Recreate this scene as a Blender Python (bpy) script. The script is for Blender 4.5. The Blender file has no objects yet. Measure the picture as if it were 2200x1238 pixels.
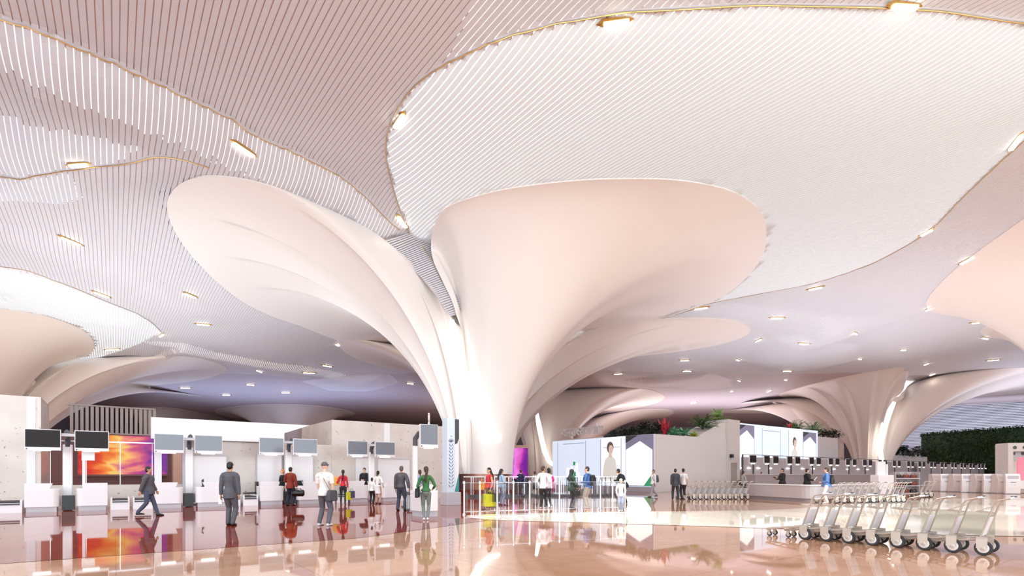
import bpy, bmesh, math, random
import numpy as np
from mathutils import Vector, Matrix
random.seed(7)
R = math.radians
SC = bpy.context.scene
COL = SC.collection
F = 1159.0; EYE = 1.48; HZ = 1019.0          # focal length in px of the 2200 px wide frame, eye height, horizon row
UX, UY = 0.806, 0.592                        # direction of the check-in rows; slats run across it
NX, NY = -0.592, 0.806

# ------------------------------------------------------------------ helpers
def at(px, py, Y): return Vector(((px-1100)/F*Y, Y, EYE+(HZ-py)/F*Y))
def atz(px, py, z):
    Y = (z-EYE)*F/(HZ-py)
    return Vector(((px-1100)/F*Y, Y, z))
def fl(px, py): return atz(px, py, 0.0)
def un(u, n, z=0.0): return Vector((u*UX+n*NX, u*UY+n*NY, z))
def to_un(x, y): return x*UX+y*UY, x*NX+y*NY
def u_at(px, n):                              # u where the column px meets the line n = const
    a = (px-1100)/F
    return n*(a*NY-NX)/(UX-a*UY)
ANG = math.atan2(UY, UX)                      # rotation that turns local +X to u and local -Y to the camera side

def tag(o, label=None, cat=None, group=None, kind=None):
    if label: o['label'] = label
    if cat: o['category'] = cat
    if group: o['group'] = group
    if kind: o['kind'] = kind
    return o
def empty(name, loc=(0,0,0), rz=0.0, label=None, cat=None, group=None, parent=None):
    o = bpy.data.objects.new(name, None); COL.objects.link(o)
    o.location = loc; o.rotation_euler = (0,0,rz); o.empty_display_size = .2
    if parent: o.parent = parent
    return tag(o, label, cat, group)
def mesh_obj(name, me, mats, parent=None, loc=None, rz=0.0, smooth=False):
    if not isinstance(mats, (list, tuple)): mats = [mats]
    for m in mats: me.materials.append(m)
    if smooth:
        me.polygons.foreach_set('use_smooth', [True]*len(me.polygons))
    o = bpy.data.objects.new(name, me); COL.objects.link(o)
    if parent: o.parent = parent
    if loc is not None: o.location = loc
    o.rotation_euler = (0,0,rz)
    return o
def copy_tree(o, parent=None):
    c = o.copy(); COL.objects.link(c)
    if parent: c.parent = parent
    for ch in list(o.children): copy_tree(ch, c)
    return c

class MB:
    """collects simple solids into one mesh"""
    def __init__(s): s.v = []; s.f = []; s.m = []
    def add(s, vs, fs, mi=0):
        b = len(s.v); s.v += [tuple(v) for v in vs]
        for f in fs: s.f.append([b+i for i in f]); s.m.append(mi)
        return s
    def box(s, x0, x1, y0, y1, z0, z1, mi=0):
        vs = [(x0,y0,z0),(x1,y0,z0),(x1,y1,z0),(x0,y1,z0),(x0,y0,z1),(x1,y0,z1),(x1,y1,z1),(x0,y1,z1)]
        return s.add(vs, [(3,2,1,0),(4,5,6,7),(0,1,5,4),(1,2,6,5),(2,3,7,6),(3,0,4,7)], mi)
    def prism(s, pts, y0, y1, mi=0):           # outline in x,z run along y
        n = len(pts); a = [(p[0],y0,p[1]) for p in pts]; b = [(p[0],y1,p[1]) for p in pts]
        fs = [tuple(range(n)), tuple(range(2*n-1,n-1,-1))]+[(i,n+i,n+(i+1)%n,(i+1)%n) for i in range(n)]
        return s.add(a+b, fs, mi)
    def slab(s, pts, z0, z1, mi=0):            # outline in x,y run along z
        n = len(pts); a = [(p[0],p[1],z0) for p in pts]; b = [(p[0],p[1],z1) for p in pts]
        fs = [tuple(range(n-1,-1,-1)), tuple(range(n,2*n))]+[(i,(i+1)%n,n+(i+1)%n,n+i) for i in range(n)]
        return s.add(a+b, fs, mi)
    def tube(s, pts, r, seg=8, mi=0, cap=True):
        pts = [Vector(p) for p in pts]; n = len(pts); rings = []
        rr = r if isinstance(r, (list, tuple)) else [r]*n
        up = None
        for i, p in enumerate(pts):
            d = (pts[min(i+1,n-1)]-pts[max(i-1,0)]).normalized()
            if up is None: up = Vector((0,0,1)) if abs(d.z) < .9 else Vector((1,0,0))
            a = d.cross(up)
            if a.length < 1e-5: a = d.cross(Vector((0,1,0)))
            a.normalize(); b = a.cross(d).normalized(); up = b
            ri = rr[i]
            ra, rb = ri if isinstance(ri, (list, tuple)) else (ri, ri)
            rings.append([p+a*math.cos(t)*ra+b*math.sin(t)*rb for t in [2*math.pi*k/seg for k in range(seg)]])
        vs = [v for r_ in rings for v in r_]; fs = []
        for i in range(n-1):
            for k in range(seg):
                k2 = (k+1) % seg
                fs.append((i*seg+k, i*seg+k2, (i+1)*seg+k2, (i+1)*seg+k))
        if cap:
            fs.append(tuple(range(seg-1,-1,-1))); fs.append(tuple((n-1)*seg+k for k in range(seg)))
        return s.add(vs, fs, mi)
    def lathe(s, prof, c=(0,0,0), axis='z', seg=16, mi=0):   # prof: (radius, height)
        vs = []; n = len(prof)
        for r, h in prof:
            for k in range(seg):
                t = 2*math.pi*k/seg; a, b = r*math.cos(t), r*math.sin(t)
                p = (a,b,h) if axis == 'z' else ((h,a,b) if axis == 'x' else (b,h,a))
                vs.append((p[0]+c[0],p[1]+c[1],p[2]+c[2]))
        fs = []
        for i in range(n-1):
            for k in range(seg):
                k2 = (k+1) % seg
                fs.append((i*seg+k, i*seg+k2, (i+1)*seg+k2, (i+1)*seg+k))
        fs.append(tuple(range(seg-1,-1,-1))); fs.append(tuple((n-1)*seg+k for k in range(seg)))
        return s.add(vs, fs, mi)
    def ell(s, c, r, seg=12, rings=8, mi=0):
        prof = []
        vs = []; fs = []
        for i in range(rings+1):
            ph = math.pi*i/rings
            for k in range(seg):
                t = 2*math.pi*k/seg
                vs.append((c[0]+r[0]*math.sin(ph)*math.cos(t), c[1]+r[1]*math.sin(ph)*math.sin(t), c[2]-r[2]*math.cos(ph)))
        for i in range(rings):
            for k in range(seg):
                k2 = (k+1) % seg
                fs.append((i*seg+k, i*seg+k2, (i+1)*seg+k2, (i+1)*seg+k))
        return s.add(vs, fs, mi)
    def mesh(s, name):
        me = bpy.data.meshes.new(name); me.from_pydata(s.v, [], s.f)
        me.polygons.foreach_set('material_index', s.m); me.update(); return me
    def build(s, name, mats, parent=None, loc=None, rz=0.0, smooth=False, bevel=0.0):
        o = mesh_obj(name, s.mesh(name), mats, parent, loc, rz, smooth)
        if bevel:
            b = o.modifiers.new('bevel', 'BEVEL'); b.width = bevel; b.segments = 2; b.limit_method = 'ANGLE'
        return o

# ------------------------------------------------------------------ materials
def srgb(c):
    f = lambda v: (v/12.92 if v <= .04045 else ((v+.055)/1.055)**2.4)
    return tuple(f(v/255.0) for v in c)
M = {}
def mat(name, rgb, rough=.5, metal=0.0, spec=.5, var=0.0, scale=3.0, emit=None, es=1.0, trans=0.0, alpha=1.0, ior=1.5, bump=0.0):
    m = bpy.data.materials.new(name); m.use_nodes = True
    nt = m.node_tree; b = nt.nodes['Principled BSDF']
    c = srgb(rgb)
    b.inputs['Base Color'].default_value = (*c, 1); b.inputs['Roughness'].default_value = rough
    b.inputs['Metallic'].default_value = metal; b.inputs['Specular IOR Level'].default_value = spec
    b.inputs['IOR'].default_value = ior
    if trans: b.inputs['Transmission Weight'].default_value = trans
    if alpha < 1: b.inputs['Alpha'].default_value = alpha
    if emit:
        b.inputs['Emission Color'].default_value = (*srgb(emit), 1); b.inputs['Emission Strength'].default_value = es
    if var or bump:
        tc = nt.nodes.new('ShaderNodeTexCoord'); nz = nt.nodes.new('ShaderNodeTexNoise')
        nz.inputs['Scale'].default_value = scale; nz.inputs['Detail'].default_value = 4
        nt.links.new(tc.outputs['Object'], nz.inputs['Vector'])
        if var:
            mx = nt.nodes.new('ShaderNodeMix'); mx.data_type = 'RGBA'
            mx.inputs[6].default_value = (*[v*(1-var) for v in c], 1); mx.inputs[7].default_value = (*[min(1,v*(1+var)) for v in c], 1)
            nt.links.new(nz.outputs['Fac'], mx.inputs[0]); nt.links.new(mx.outputs[2], b.inputs['Base Color'])
        if bump:
            bp = nt.nodes.new('ShaderNodeBump'); bp.inputs['Strength'].default_value = bump
            nt.links.new(nz.outputs['Fac'], bp.inputs['Height']); nt.links.new(bp.outputs['Normal'], b.inputs['Normal'])
    M[name] = m
    return m
def emission(name, rgb, s):
    m = bpy.data.materials.new(name); m.use_nodes = True; nt = m.node_tree
    nt.nodes.clear(); e = nt.nodes.new('ShaderNodeEmission'); o = nt.nodes.new('ShaderNodeOutputMaterial')
    e.inputs[0].default_value = (*srgb(rgb), 1); e.inputs[1].default_value = s
    nt.links.new(e.outputs[0], o.inputs[0]); M[name] = m
    return m
def stone_floor(name, rgb, rgb2, joint, size, rough=.03, ior=1.5, spec=.5):
    """polished stone with veins and joints on the grid of the check-in rows"""
    m = mat(name, rgb, rough, ior=ior, spec=spec); nt = m.node_tree; b = nt.nodes['Principled BSDF']; L = nt.links.new
    tc = nt.nodes.new('ShaderNodeTexCoord'); mp = nt.nodes.new('ShaderNodeMapping'); mp.inputs['Rotation'].default_value = (0,0,-ANG)
    L(tc.outputs['Object'], mp.inputs['Vector'])
    nz = nt.nodes.new('ShaderNodeTexNoise'); nz.inputs['Scale'].default_value = 1.3; nz.inputs['Detail'].default_value = 8; nz.inputs['Roughness'].default_value = .7
    L(mp.outputs[0], nz.inputs['Vector'])
    rp = nt.nodes.new('ShaderNodeValToRGB'); rp.color_ramp.elements[0].position = .35; rp.color_ramp.elements[1].position = .7
    rp.color_ramp.elements[0].color = (*srgb(rgb2), 1); rp.color_ramp.elements[1].color = (*srgb(rgb), 1)
    L(nz.outputs['Fac'], rp.inputs[0])
    br = nt.nodes.new('ShaderNodeTexBrick'); br.offset = 0.0; br.inputs['Scale'].default_value = 1.0
    br.inputs['Brick Width'].default_value = size; br.inputs['Row Height'].default_value = size; br.inputs['Mortar Size'].default_value = .012
    br.inputs['Color1'].default_value = (1,1,1,1); br.inputs['Color2'].default_value = (.9,.9,.9,1); br.inputs['Mortar'].default_value = (*[joint]*3,1)
    L(mp.outputs[0], br.inputs['Vector'])
    mx = nt.nodes.new('ShaderNodeMix'); mx.data_type = 'RGBA'; mx.blend_type = 'MULTIPLY'; mx.inputs[0].default_value = 1
    L(rp.outputs[0], mx.inputs[6]); L(br.outputs['Color'], mx.inputs[7]); L(mx.outputs[2], b.inputs['Base Color'])
    return m
def terrazzo(name, base, chip, scale=4.0, rough=.25):
    m = mat(name, base, rough); nt = m.node_tree; b = nt.nodes['Principled BSDF']; L = nt.links.new
    tc = nt.nodes.new('ShaderNodeTexCoord'); vo = nt.nodes.new('ShaderNodeTexVoronoi'); vo.inputs['Scale'].default_value = scale
    vo.feature = 'F1'; vo.inputs['Randomness'].default_value = 1
    n1 = nt.nodes.new('ShaderNodeTexNoise'); n1.inputs['Scale'].default_value = scale*1.7; n1.inputs['Detail'].default_value = 5
    ad = nt.nodes.new('ShaderNodeMix'); ad.data_type = 'RGBA'; ad.inputs[0].default_value = .25
    L(tc.outputs['Object'], n1.inputs['Vector']); L(tc.outputs['Object'], ad.inputs[6]); L(n1.outputs['Color'], ad.inputs[7]); L(ad.outputs[2], vo.inputs['Vector'])
    rp = nt.nodes.new('ShaderNodeValToRGB'); e = rp.color_ramp.elements
    e[0].position = .10; e[0].color = (*srgb(chip),1); e[1].position = .17; e[1].color = (*srgb(base),1)
    L(vo.outputs['Distance'], rp.inputs[0])
    n2 = nt.nodes.new('ShaderNodeTexNoise'); n2.inputs['Scale'].default_value = .8; L(tc.outputs['Object'], n2.inputs['Vector'])
    r2 = nt.nodes.new('ShaderNodeValToRGB'); r2.color_ramp.elements[0].position = .3; r2.color_ramp.elements[0].color = (.86,.84,.83,1); r2.color_ramp.elements[1].position = .7
    L(n2.outputs['Fac'], r2.inputs[0])
    mx = nt.nodes.new('ShaderNodeMix'); mx.data_type = 'RGBA'; mx.blend_type = 'MULTIPLY'; mx.inputs[0].default_value = 1
    L(rp.outputs[0], mx.inputs[6]); L(r2.outputs[0], mx.inputs[7]); L(mx.outputs[2], b.inputs['Base Color'])
    return m

mat('slat', (220,222,230), .5, var=.02)
m_ = mat('pale_slat', (228,231,234), .55, var=.01)  # paler, partly translucent slats, used inside the oval and one pool
nt = m_.node_tree; tl = nt.nodes.new('ShaderNodeBsdfTranslucent'); tl.inputs[0].default_value = (.9,.9,.92,1); mxs = nt.nodes.new('ShaderNodeMixShader'); mxs.inputs[0].default_value = .25
nt.links.new(nt.nodes['Principled BSDF'].outputs[0], mxs.inputs[1]); nt.links.new(tl.outputs[0], mxs.inputs[2]); nt.links.new(mxs.outputs[0], nt.nodes['Material Output'].inputs[0])
mat('void', (212,186,176), .8)
mat('ceiling_paint', (200,188,194), .45, var=.03, scale=.2)
mat('plaster', (246,241,238), .32, var=.01, scale=.4)
mat('plaster_far', (242,232,225), .32, var=.01, scale=.4)
emission('skylight', (248,252,255), 1.12)
emission('cove', (255,248,244), 1.15)
emission('lamp', (255,244,222), 9.0)
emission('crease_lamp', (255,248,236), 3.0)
mat('gold', (214,170,100), .3, metal=.8)
stone_floor('red_granite', (164,70,46), (126,46,30), .35, 2.4, spec=.2)
stone_floor('tan_granite', (214,166,134), (196,146,114), .72, 2.4)
stone_floor('pale_floor', (250,240,222), (244,230,208), .9, 2.4)

# ------------------------------------------------------------------ camera, world
cd = bpy.data.cameras.new('camera'); cam = bpy.data.objects.new('camera', cd); COL.objects.link(cam)
cam.location = (0,0,EYE); cam.rotation_euler = (R(90),0,0)
cd.sensor_width = 36; cd.lens = 36*F/2200; cd.shift_y = (HZ-619)/2200; cd.clip_end = 1000
SC.camera = cam
SC.view_settings.view_transform = 'Standard'; SC.view_settings.look = 'None'; SC.view_settings.gamma = 1
SC.view_settings.exposure = 0.2
SC.view_settings.use_curve_mapping = False
w = bpy.data.worlds.new('world'); SC.world = w; w.use_nodes = True
WB = w.node_tree.nodes['Background']; WB.inputs[0].default_value = (*srgb((246,248,255)), 1); WB.inputs[1].default_value = 1.0
SC.cycles.max_bounces = 8; SC.cycles.diffuse_bounces = 5; SC.cycles.glossy_bounces = 4; SC.cycles.transparent_max_bounces = 12
SC.cycles.use_denoising = True; SC.cycles.caustics_reflective = False; SC.cycles.caustics_refractive = False
SC.cycles.sample_clamp_indirect = 6.0
# ------------------------------------------------------------------ columns: every lobe is a trumpet from a base ring to a traced rim
CZ = 17.0
def closed(ctrl, n):                          # closed Catmull-Rom through rows of ctrl, n samples
    c = np.array(ctrl, float); m = len(c); out = []
    # chord length parameterisation so that samples spread evenly
    seg = np.linalg.norm(c[:, :3]-np.roll(c, -1, 0)[:, :3], axis=1)+.4
    cum = np.concatenate([[0], np.cumsum(seg)])
    for k in range(n):
        s = cum[-1]*k/n; i = int(np.searchsorted(cum, s, 'right')-1); t = (s-cum[i])/seg[i]
        p0, p1, p2, p3 = c[(i-1) % m].copy(), c[i], c[(i+1) % m].copy(), c[(i+2) % m].copy()
        if c.shape[1] > 3:                    # unwrap the angle column
            for q, ref in ((p0, p1), (p2, p1)):
                while q[3]-ref[3] > 180: q[3] -= 360
                while q[3]-ref[3] < -180: q[3] += 360
            while p3[3]-p2[3] > 180: p3[3] -= 360
            while p3[3]-p2[3] < -180: p3[3] += 360
        out.append(.5*((2*p1)+(-p0+p2)*t+(2*p0-5*p1+4*p2-p3)*t*t+(-p0+3*p1-3*p2+p3)*t**3))
    return np.array(out)
RIMS = []                                     # world rims, also the control points of the ceiling
def lobe(parent, name, rim_px, base, r, m, z0=0.9, ridges=None, n=180, k=44, alpha=1.0, fit=True):
    """rim_px: rows px, py, z[, base angle in degrees]; base: centre x, y; r: base radius (rx, ry)"""
    if ridges is not None and n < 400: n = 420
    rows = []
    for q in rim_px:
        p = Vector(q['w']) if isinstance(q, dict) else atz(q[0], q[1], q[2])
        a = q['a'] if isinstance(q, dict) else (q[3] if len(q) > 3 else None)
        if a is None: a = math.degrees(math.atan2(p.y-base[1], p.x-base[0]))
        rows.append((p.x, p.y, p.z, a))
    rim = closed(rows, n)
    if fit: RIMS.append(rim[:, :3])
    rx, ry = r if isinstance(r, tuple) else (r, r)
    A = np.radians(rim[:, 3])
    bx = base[0]+rx*np.cos(A); by = base[1]+ry*np.sin(A)
    V = []
    phase = np.linspace(0, 1, n, endpoint=False)
    for j in range(k+1):
        th = math.pi/2*j/k
        s = (1-math.cos(th))**alpha; h = math.sin(th)
        x = bx+(rim[:,0]-bx)*s; y = by+(rim[:,1]-by)*s; z = z0+(rim[:,2]-z0)*h
        if ridges is not None:
            ph, amp = ridges(phase, j/k, rim)
            # push along the horizontal base direction (in/out) and down
            d = amp*ph
            x = x+np.cos(A)*d*.75; y = y+np.sin(A)*d*.75; z = z-d*.5*math.sin(th)
        V.append(np.stack([x,y,z],1))
    lip = V[-1].copy(); lip[:,2] += .7
    cen = rim[:, :3].mean(0); lip[:, :2] += (cen[:2]-lip[:, :2])*.01
    V.append(lip)
    V = np.concatenate(V); fs = []
    rows_n = k+2
    for j in range(rows_n-1):
        for i in range(n):
            i2 = (i+1) % n
            fs.append((j*n+i, j*n+i2, (j+1)*n+i2, (j+1)*n+i))
    me = bpy.data.meshes.new(name); me.from_pydata(V.tolist(), [], fs); me.update()
    bm = bmesh.new(); bm.from_mesh(me); bmesh.ops.recalc_face_normals(bm, faces=bm.faces); bm.to_mesh(me); bm.free()
    o = mesh_obj(name, me, m, parent, smooth=True)
    e = o.modifiers.new('split', 'EDGE_SPLIT'); e.split_angle = R(50)
    return o
def saw(x): return x-np.floor(x)
def steps(lo, hi, num, amp, pk=.8):                  # num terraces across the rim fraction lo..hi
    def f(phase, t, rim):
        q = (phase-lo)/(hi-lo)
        inside = (q > 0) & (q < 1)
        s = saw(q*num)
        prof = np.where(s < .9, (s/.9)**1.3, (1-s)/.1)       # ramp and quick return: a step
        win = max(0.0, math.sin(math.pi*min(1, t/.92)**pk))
        edge = np.clip(np.minimum(q, 1-q)*6, 0, 1)
        return np.where(inside, (prof-.5)*edge, 0), amp*win
    return f
def folds(num, amp, off=0.0):
    def f(phase, t, rim):
        return np.sin((phase+off)*2*math.pi*num), amp*math.sin(math.pi*t)**1.2
    return f
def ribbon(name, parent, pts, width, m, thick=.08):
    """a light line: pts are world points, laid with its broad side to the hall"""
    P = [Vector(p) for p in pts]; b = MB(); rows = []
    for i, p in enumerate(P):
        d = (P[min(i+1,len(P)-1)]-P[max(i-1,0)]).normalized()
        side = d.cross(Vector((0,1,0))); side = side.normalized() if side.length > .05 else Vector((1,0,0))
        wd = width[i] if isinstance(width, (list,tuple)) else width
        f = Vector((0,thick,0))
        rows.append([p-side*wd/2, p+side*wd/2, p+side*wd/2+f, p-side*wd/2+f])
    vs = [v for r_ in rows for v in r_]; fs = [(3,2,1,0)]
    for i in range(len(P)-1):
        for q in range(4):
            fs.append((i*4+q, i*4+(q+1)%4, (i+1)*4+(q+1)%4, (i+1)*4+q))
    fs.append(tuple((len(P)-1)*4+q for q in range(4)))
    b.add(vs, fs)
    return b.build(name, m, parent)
W_ = lambda x, y, z, a=None: {'w': (x,y,z), 'a': a}

# main column in the middle of the hall
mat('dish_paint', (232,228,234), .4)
C1 = (-1.75, 37.0)
col1 = empty('flared_column', (C1[0], C1[1], 0), 0, 'huge white flared column in the middle of the hall, its two canopies parted by a light line', 'column', 'flared columns')
def rel(o, root):                             # world coordinates kept when parented to a root on the floor
    o.location = -Vector(root.location); return o
B1 = lobe(col1, 'canopy', [
    (985,690,11.6,215),(970,645,12.9,214.5),(950,603,14.2,214),(931,560,15.6,213),(926,525,16.6,212),(932,488,17,212),(955,450,17,218),(1005,428,17,226),(1100,405,17,238),(1250,388,17,255),(1400,385,17,272),
    (1500,394,17,285),(1580,415,17,297),(1630,450,17,310),(1646,492,17,325),(1640,545,17,340),(1610,590,17,355),(1560,633,17,8),(1490,663,17,22),
    W_(12,58,17,45), W_(5,56,16.5,75), W_(0,47,15,110), W_(-2.2,40.5,13,150), W_(-3.4,37.6,11.5,185)],
    (-1.45, 36.8), (1.5,1.5), M['plaster'], ridges=folds(5,.16,.06), n=220, k=60, z0=1.48)
B2 = lobe(col1, 'canopy', [
    (965,683,11.8,262),(941,643,12.9,258),(913,608,14,253),(878,574,15.0,248),(843,545,15.8,244),(800,511,16.4,240),(740,471,16.8,234),(650,427,17,228),(570,397,17,222),(495,381,17,217),(430,381,17,212),(382,399,17,207),
    (359,438,17,202),(372,490,17,197),(408,545,17,192),(460,600,17,186),(520,648,17,180),(580,678,17,173),(640,699,17,165),
    W_(-19,64,17,140), W_(-11,62,17,105), W_(-5,52,15,70), W_(-2.5,42,13,40), W_(-3.0,38,11.5,0)],
    (-2.55, 37.4), (1.25,1.25), M['plaster'], ridges=steps(.04,.5,6,1.45,.62), n=520, k=60, z0=1.48)
for b in (B1, B2): rel(b, col1)
pts = [at(970,688,34.9), at(978,715,34.8), at(990,765,34.75), at(1000,815,34.7), at(1008,855,34.65), at(1016,888,34.6), at(1030,918,34.7), at(1052,938,34.9), at(1075,944,35.2)]
rel(ribbon('light_line', col1, pts, [.3,.45,.5,.5,.55,.6,.55,.35,.1], M['crease_lamp']), col1)
mat('plinth_bronze', (168,120,104), .25, metal=.4)
b = MB(); b.lathe([(1.75,0),(1.75,1.5)], seg=48); b.build('plinth', M['plinth_bronze'], col1, smooth=False)
b = MB(); b.lathe([(1.85,0),(1.85,.42),(1.76,.46)], seg=48); b.build('base_ring', M['red_granite'], col1)

# hidden column behind it, seen by its canopies right and left
C3 = (-2.2, 66)
col3 = empty('flared_column', (C3[0], C3[1], 0), 0, 'flared column standing right behind the central one, only its canopies in view', 'column', 'flared columns')
rel(lobe(col3, 'canopy', [(1195,765,15,200),(1215,735,16.5,215),(1270,708,17,230),(1360,690,17,245),(1470,684,17,260),(1560,687,17,275),(1600,697,17,290),(1612,710,17,305),(1596,725,17,325),(1540,742,17,345),(1450,757,17,5),(1350,769,17,30),W_(6,80,17,60),W_(0,76,16,100),W_(-4,68,13,160)],
    C3, 1.6, M['plaster_far'], ridges=steps(.03,.42,4,.8), z0=.05), col3)
rel(lobe(col3, 'canopy', [(724,738,17,205),(740,729,17,215),(790,733,17,230),(850,748,17,245),(920,790,15,262),(960,830,13,290),W_(-2,70,13,20),W_(-6,78,17,80),(870,795,17,110),(790,780,17,150),(745,760,17,180)],
    (-3,66.3), 1.4, M['plaster_far'], z0=.05), col3)

# column behind right with a bright crease
C2 = (6.2, 93)
col2 = empty('flared_column', (C2[0], C2[1], 0), 0, 'flared column far behind the bright advertising wall, lit crease on its stem', 'column', 'flared columns')
rel(lobe(col2, 'canopy', [(1152,868,15.0,190),(1156,852,16.2,200),(1180,843,16.6,215),(1250,836,16.8,235),(1320,834,16.8,255),(1390,837,16.8,275),(1420,846,16.8,295),(1427,855,16.8,315),(1412,866,16.8,340),(1370,876,16.8,0),(1310,884,16.8,20),W_(14,118,16.8,45),W_(8,112,16,80),W_(4.5,97,13,140)],
    C2, 1.9, M['plaster_far'], ridges=steps(.5,.8,4,.7), z0=.05), col2)
rel(lobe(col2, 'canopy', [(1146,868,15,280),(1128,856,16.8,265),(1105,850,16.8,250),(1060,850,16.8,225),(1040,860,16.8,200),(1050,872,16.8,175),(1085,885,16.8,140),W_(2,110,16,90),W_(5,98,13,30)],
    (4.6,93.5), 1.7, M['plaster_far'], ridges=steps(.02,.5,5,.7), z0=.05), col2)
rel(ribbon('light_line', col2, [at(1152,882,90), at(1158,915,90), at(1164,945,90), at(1170,970,90), at(1180,992,90), at(1192,1003,90)], [.5,.8,.8,.8,.7,.3], M['crease_lamp']), col2)

# left column
C4 = (-66, 68)
col4 = empty('flared_column', (C4[0], C4[1], 0), 0, 'flared column at the far left edge, its stepped canopy over the check-in desks', 'column', 'flared columns')
rel(lobe(col4, 'canopy', [(-260,690,17,215),(-120,668,17,230),(0,665,17,245),(80,676,17,262),(140,693,17,280),(186,716,17,300),(202,742,17,325),(185,765,16.6,340),(110,785,15.6,350),(50,806,14,358),W_(-62,71,12,20),W_(-72,72,13,120),W_(-85,66,17,180)],
    C4, 2.0, M['plaster_far'], ridges=folds(5,.3), z0=.05), col4)
rel(lobe(col4, 'canopy', [(60,806,14,278),(110,786,15.8,285),(180,773,16.8,295),(300,766,17,305),(400,768,17,318),(460,778,17,330),(489,795,17,345),(460,809,17,0),(400,822,17,15),(320,833,17,30),W_(-62,108,17,60),W_(-72,98,17,100),W_(-70,76,13,150),W_(-66,71,12,220)],
    (-65.5,69.5), 1.8, M['plaster_far'], ridges=steps(.02,.46,5,1.2), z0=.05), col4)
rel(ribbon('light_line', col4, [at(46,814,65.5), at(25,830,65.3), at(5,850,65.1), at(-12,875,65), at(-22,915,65)], [.5,.8,.9,.9,.7], M['crease_lamp']), col4)

# right column
C5 = (56.5, 86)
col5 = empty('flared_column', (C5[0], C5[1], 0), 0, 'flared column at the right behind the grey counters, three canopies and a lit crease', 'column', 'flared columns')
rel(lobe(col5, 'canopy', [(1674,850,17,170),(1700,838,17,185),(1760,822,17,205),(1830,807,17,225),(1900,795,17,245),(1940,790,17,258),(1952,798,16.6,268),(1945,822,15,278),(1932,848,13.5,288),W_(59,88,12,330),W_(62,96,14,30),W_(58,112,17,80),W_(50,118,17,110),(1700,862,17,150)],
    C5, (1.6,1.6), M['plaster_far'], ridges=steps(.02,.44,5,1.0), z0=.05), col5)
rel(lobe(col5, 'canopy', [(1928,862,13,262),(1950,838,15,270),(1985,818,16.6,280),(2060,801,17,295),(2180,791,17,310),(2300,790,17,325),(2330,810,17,345),(2280,830,17,10),(2200,845,17,30),W_(82,118,17,60),W_(66,106,16,90),W_(58,92,13,180)],
    (58.3,86.3), 1.6, M['plaster_far'], ridges=folds(6,.25), z0=.05), col5)
rel(lobe(col5, 'canopy', [(1620,881,17,160),(1650,872,17,180),(1720,867,17,200),(1790,876,15.6,220),(1830,890,14,240),W_(58,96,12,320),W_(58,112,16,60),W_(52,135,17,100),(1650,888,17,140)],
    (55.0,92), 1.5, M['plaster_far'], z0=.05), col5)
rel(ribbon('light_line', col5, [at(1922,864,83.4), at(1910,888,83.2), at(1900,915,83), at(1893,945,82.9), at(1890,970,82.9), at(1896,992,83)], [.5,.9,1.0,1.0,.9,.6], M['crease_lamp']), col5)

# columns past the right edge, seen by their canopies
C6 = (62, 56)
col6 = empty('flared_column', (C6[0], C6[1], 0), 0, 'flared column past the right edge, broad beige canopies reaching into the view', 'column', 'flared columns')
rel(lobe(col6, 'canopy', [(2420,300,17,235),(2300,395,17,225),(2200,470,17,215),(2100,542,17,205),(2040,590,17,198),(2002,630,17,190),(1990,655,17,182),(2004,671,17,174),(2060,681,17,166),(2130,682,17,158),(2210,678,17,150),(2330,672,16,120),W_(64,60,14,60),W_(66,52,14,330),W_(58,38,17,270)],
    C6, 1.7, M['plaster_far'], ridges=folds(4,.3), z0=.05), col6)
rel(lobe(col6, 'canopy', [(2106,713,17,170),(2130,698,17,190),(2200,685,17,210),(2300,680,17,240),W_(66,59,14,300),W_(70,70,17,60),(2250,738,17,120),(2180,733,17,140),(2128,725,17,155)],
    (62.5,58.5), 1.5, M['plaster_far'], z0=.05), col6)

# farther canopies
C7 = (16, 146)
col7 = empty('flared_column', (C7[0], C7[1], 0), 0, 'distant flared column whose thin canopy shows over the roof plants', 'column', 'flared columns')
rel(lobe(col7, 'canopy', [(1290,896,16.8,190),(1330,886,16.8,215),(1390,880,16.8,250),(1435,881,16.8,285),(1447,888,16.8,320),(1430,896,16.8,350),(1380,903,16.8,30),W_(20,165,16.8,80),W_(14,158,16,130)], C7, 2.0, M['plaster_far'], z0=.05), col7)
C8 = (-52, 128)
col8 = empty('flared_column', (C8[0], C8[1], 0), 0, 'dark distant flared column behind the check-in island, canopy under the blue ceiling', 'column', 'flared columns')
rel(lobe(col8, 'canopy', [(462,885,16.4,190),(490,876,16.4,210),(560,870,16.4,240),(640,870,16.4,270),(710,876,16.4,300),(760,887,16.4,330),(745,897,16.4,0),(690,905,16.4,30),(600,908,16.4,70),(510,900,16.4,140)], C8, 2.2, M['plaster_far'], ridges=folds(5,.5), z0=.05), col8)
C9 = (-84, 128)
col9 = empty('flared_column', (C9[0], C9[1], 0), 0, 'dark distant flared column left of the other one behind the check-in island', 'column', 'flared columns')
rel(lobe(col9, 'canopy', [(268,880,16.4,190),(300,875,16.4,220),(370,878,16.4,270),(440,890,16.4,310),(490,905,16.4,350),(440,911,16.4,30),(330,905,16.4,90),(285,893,16.4,150)], C9, 2.0, M['plaster_far'], z0=.05), col9)

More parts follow.
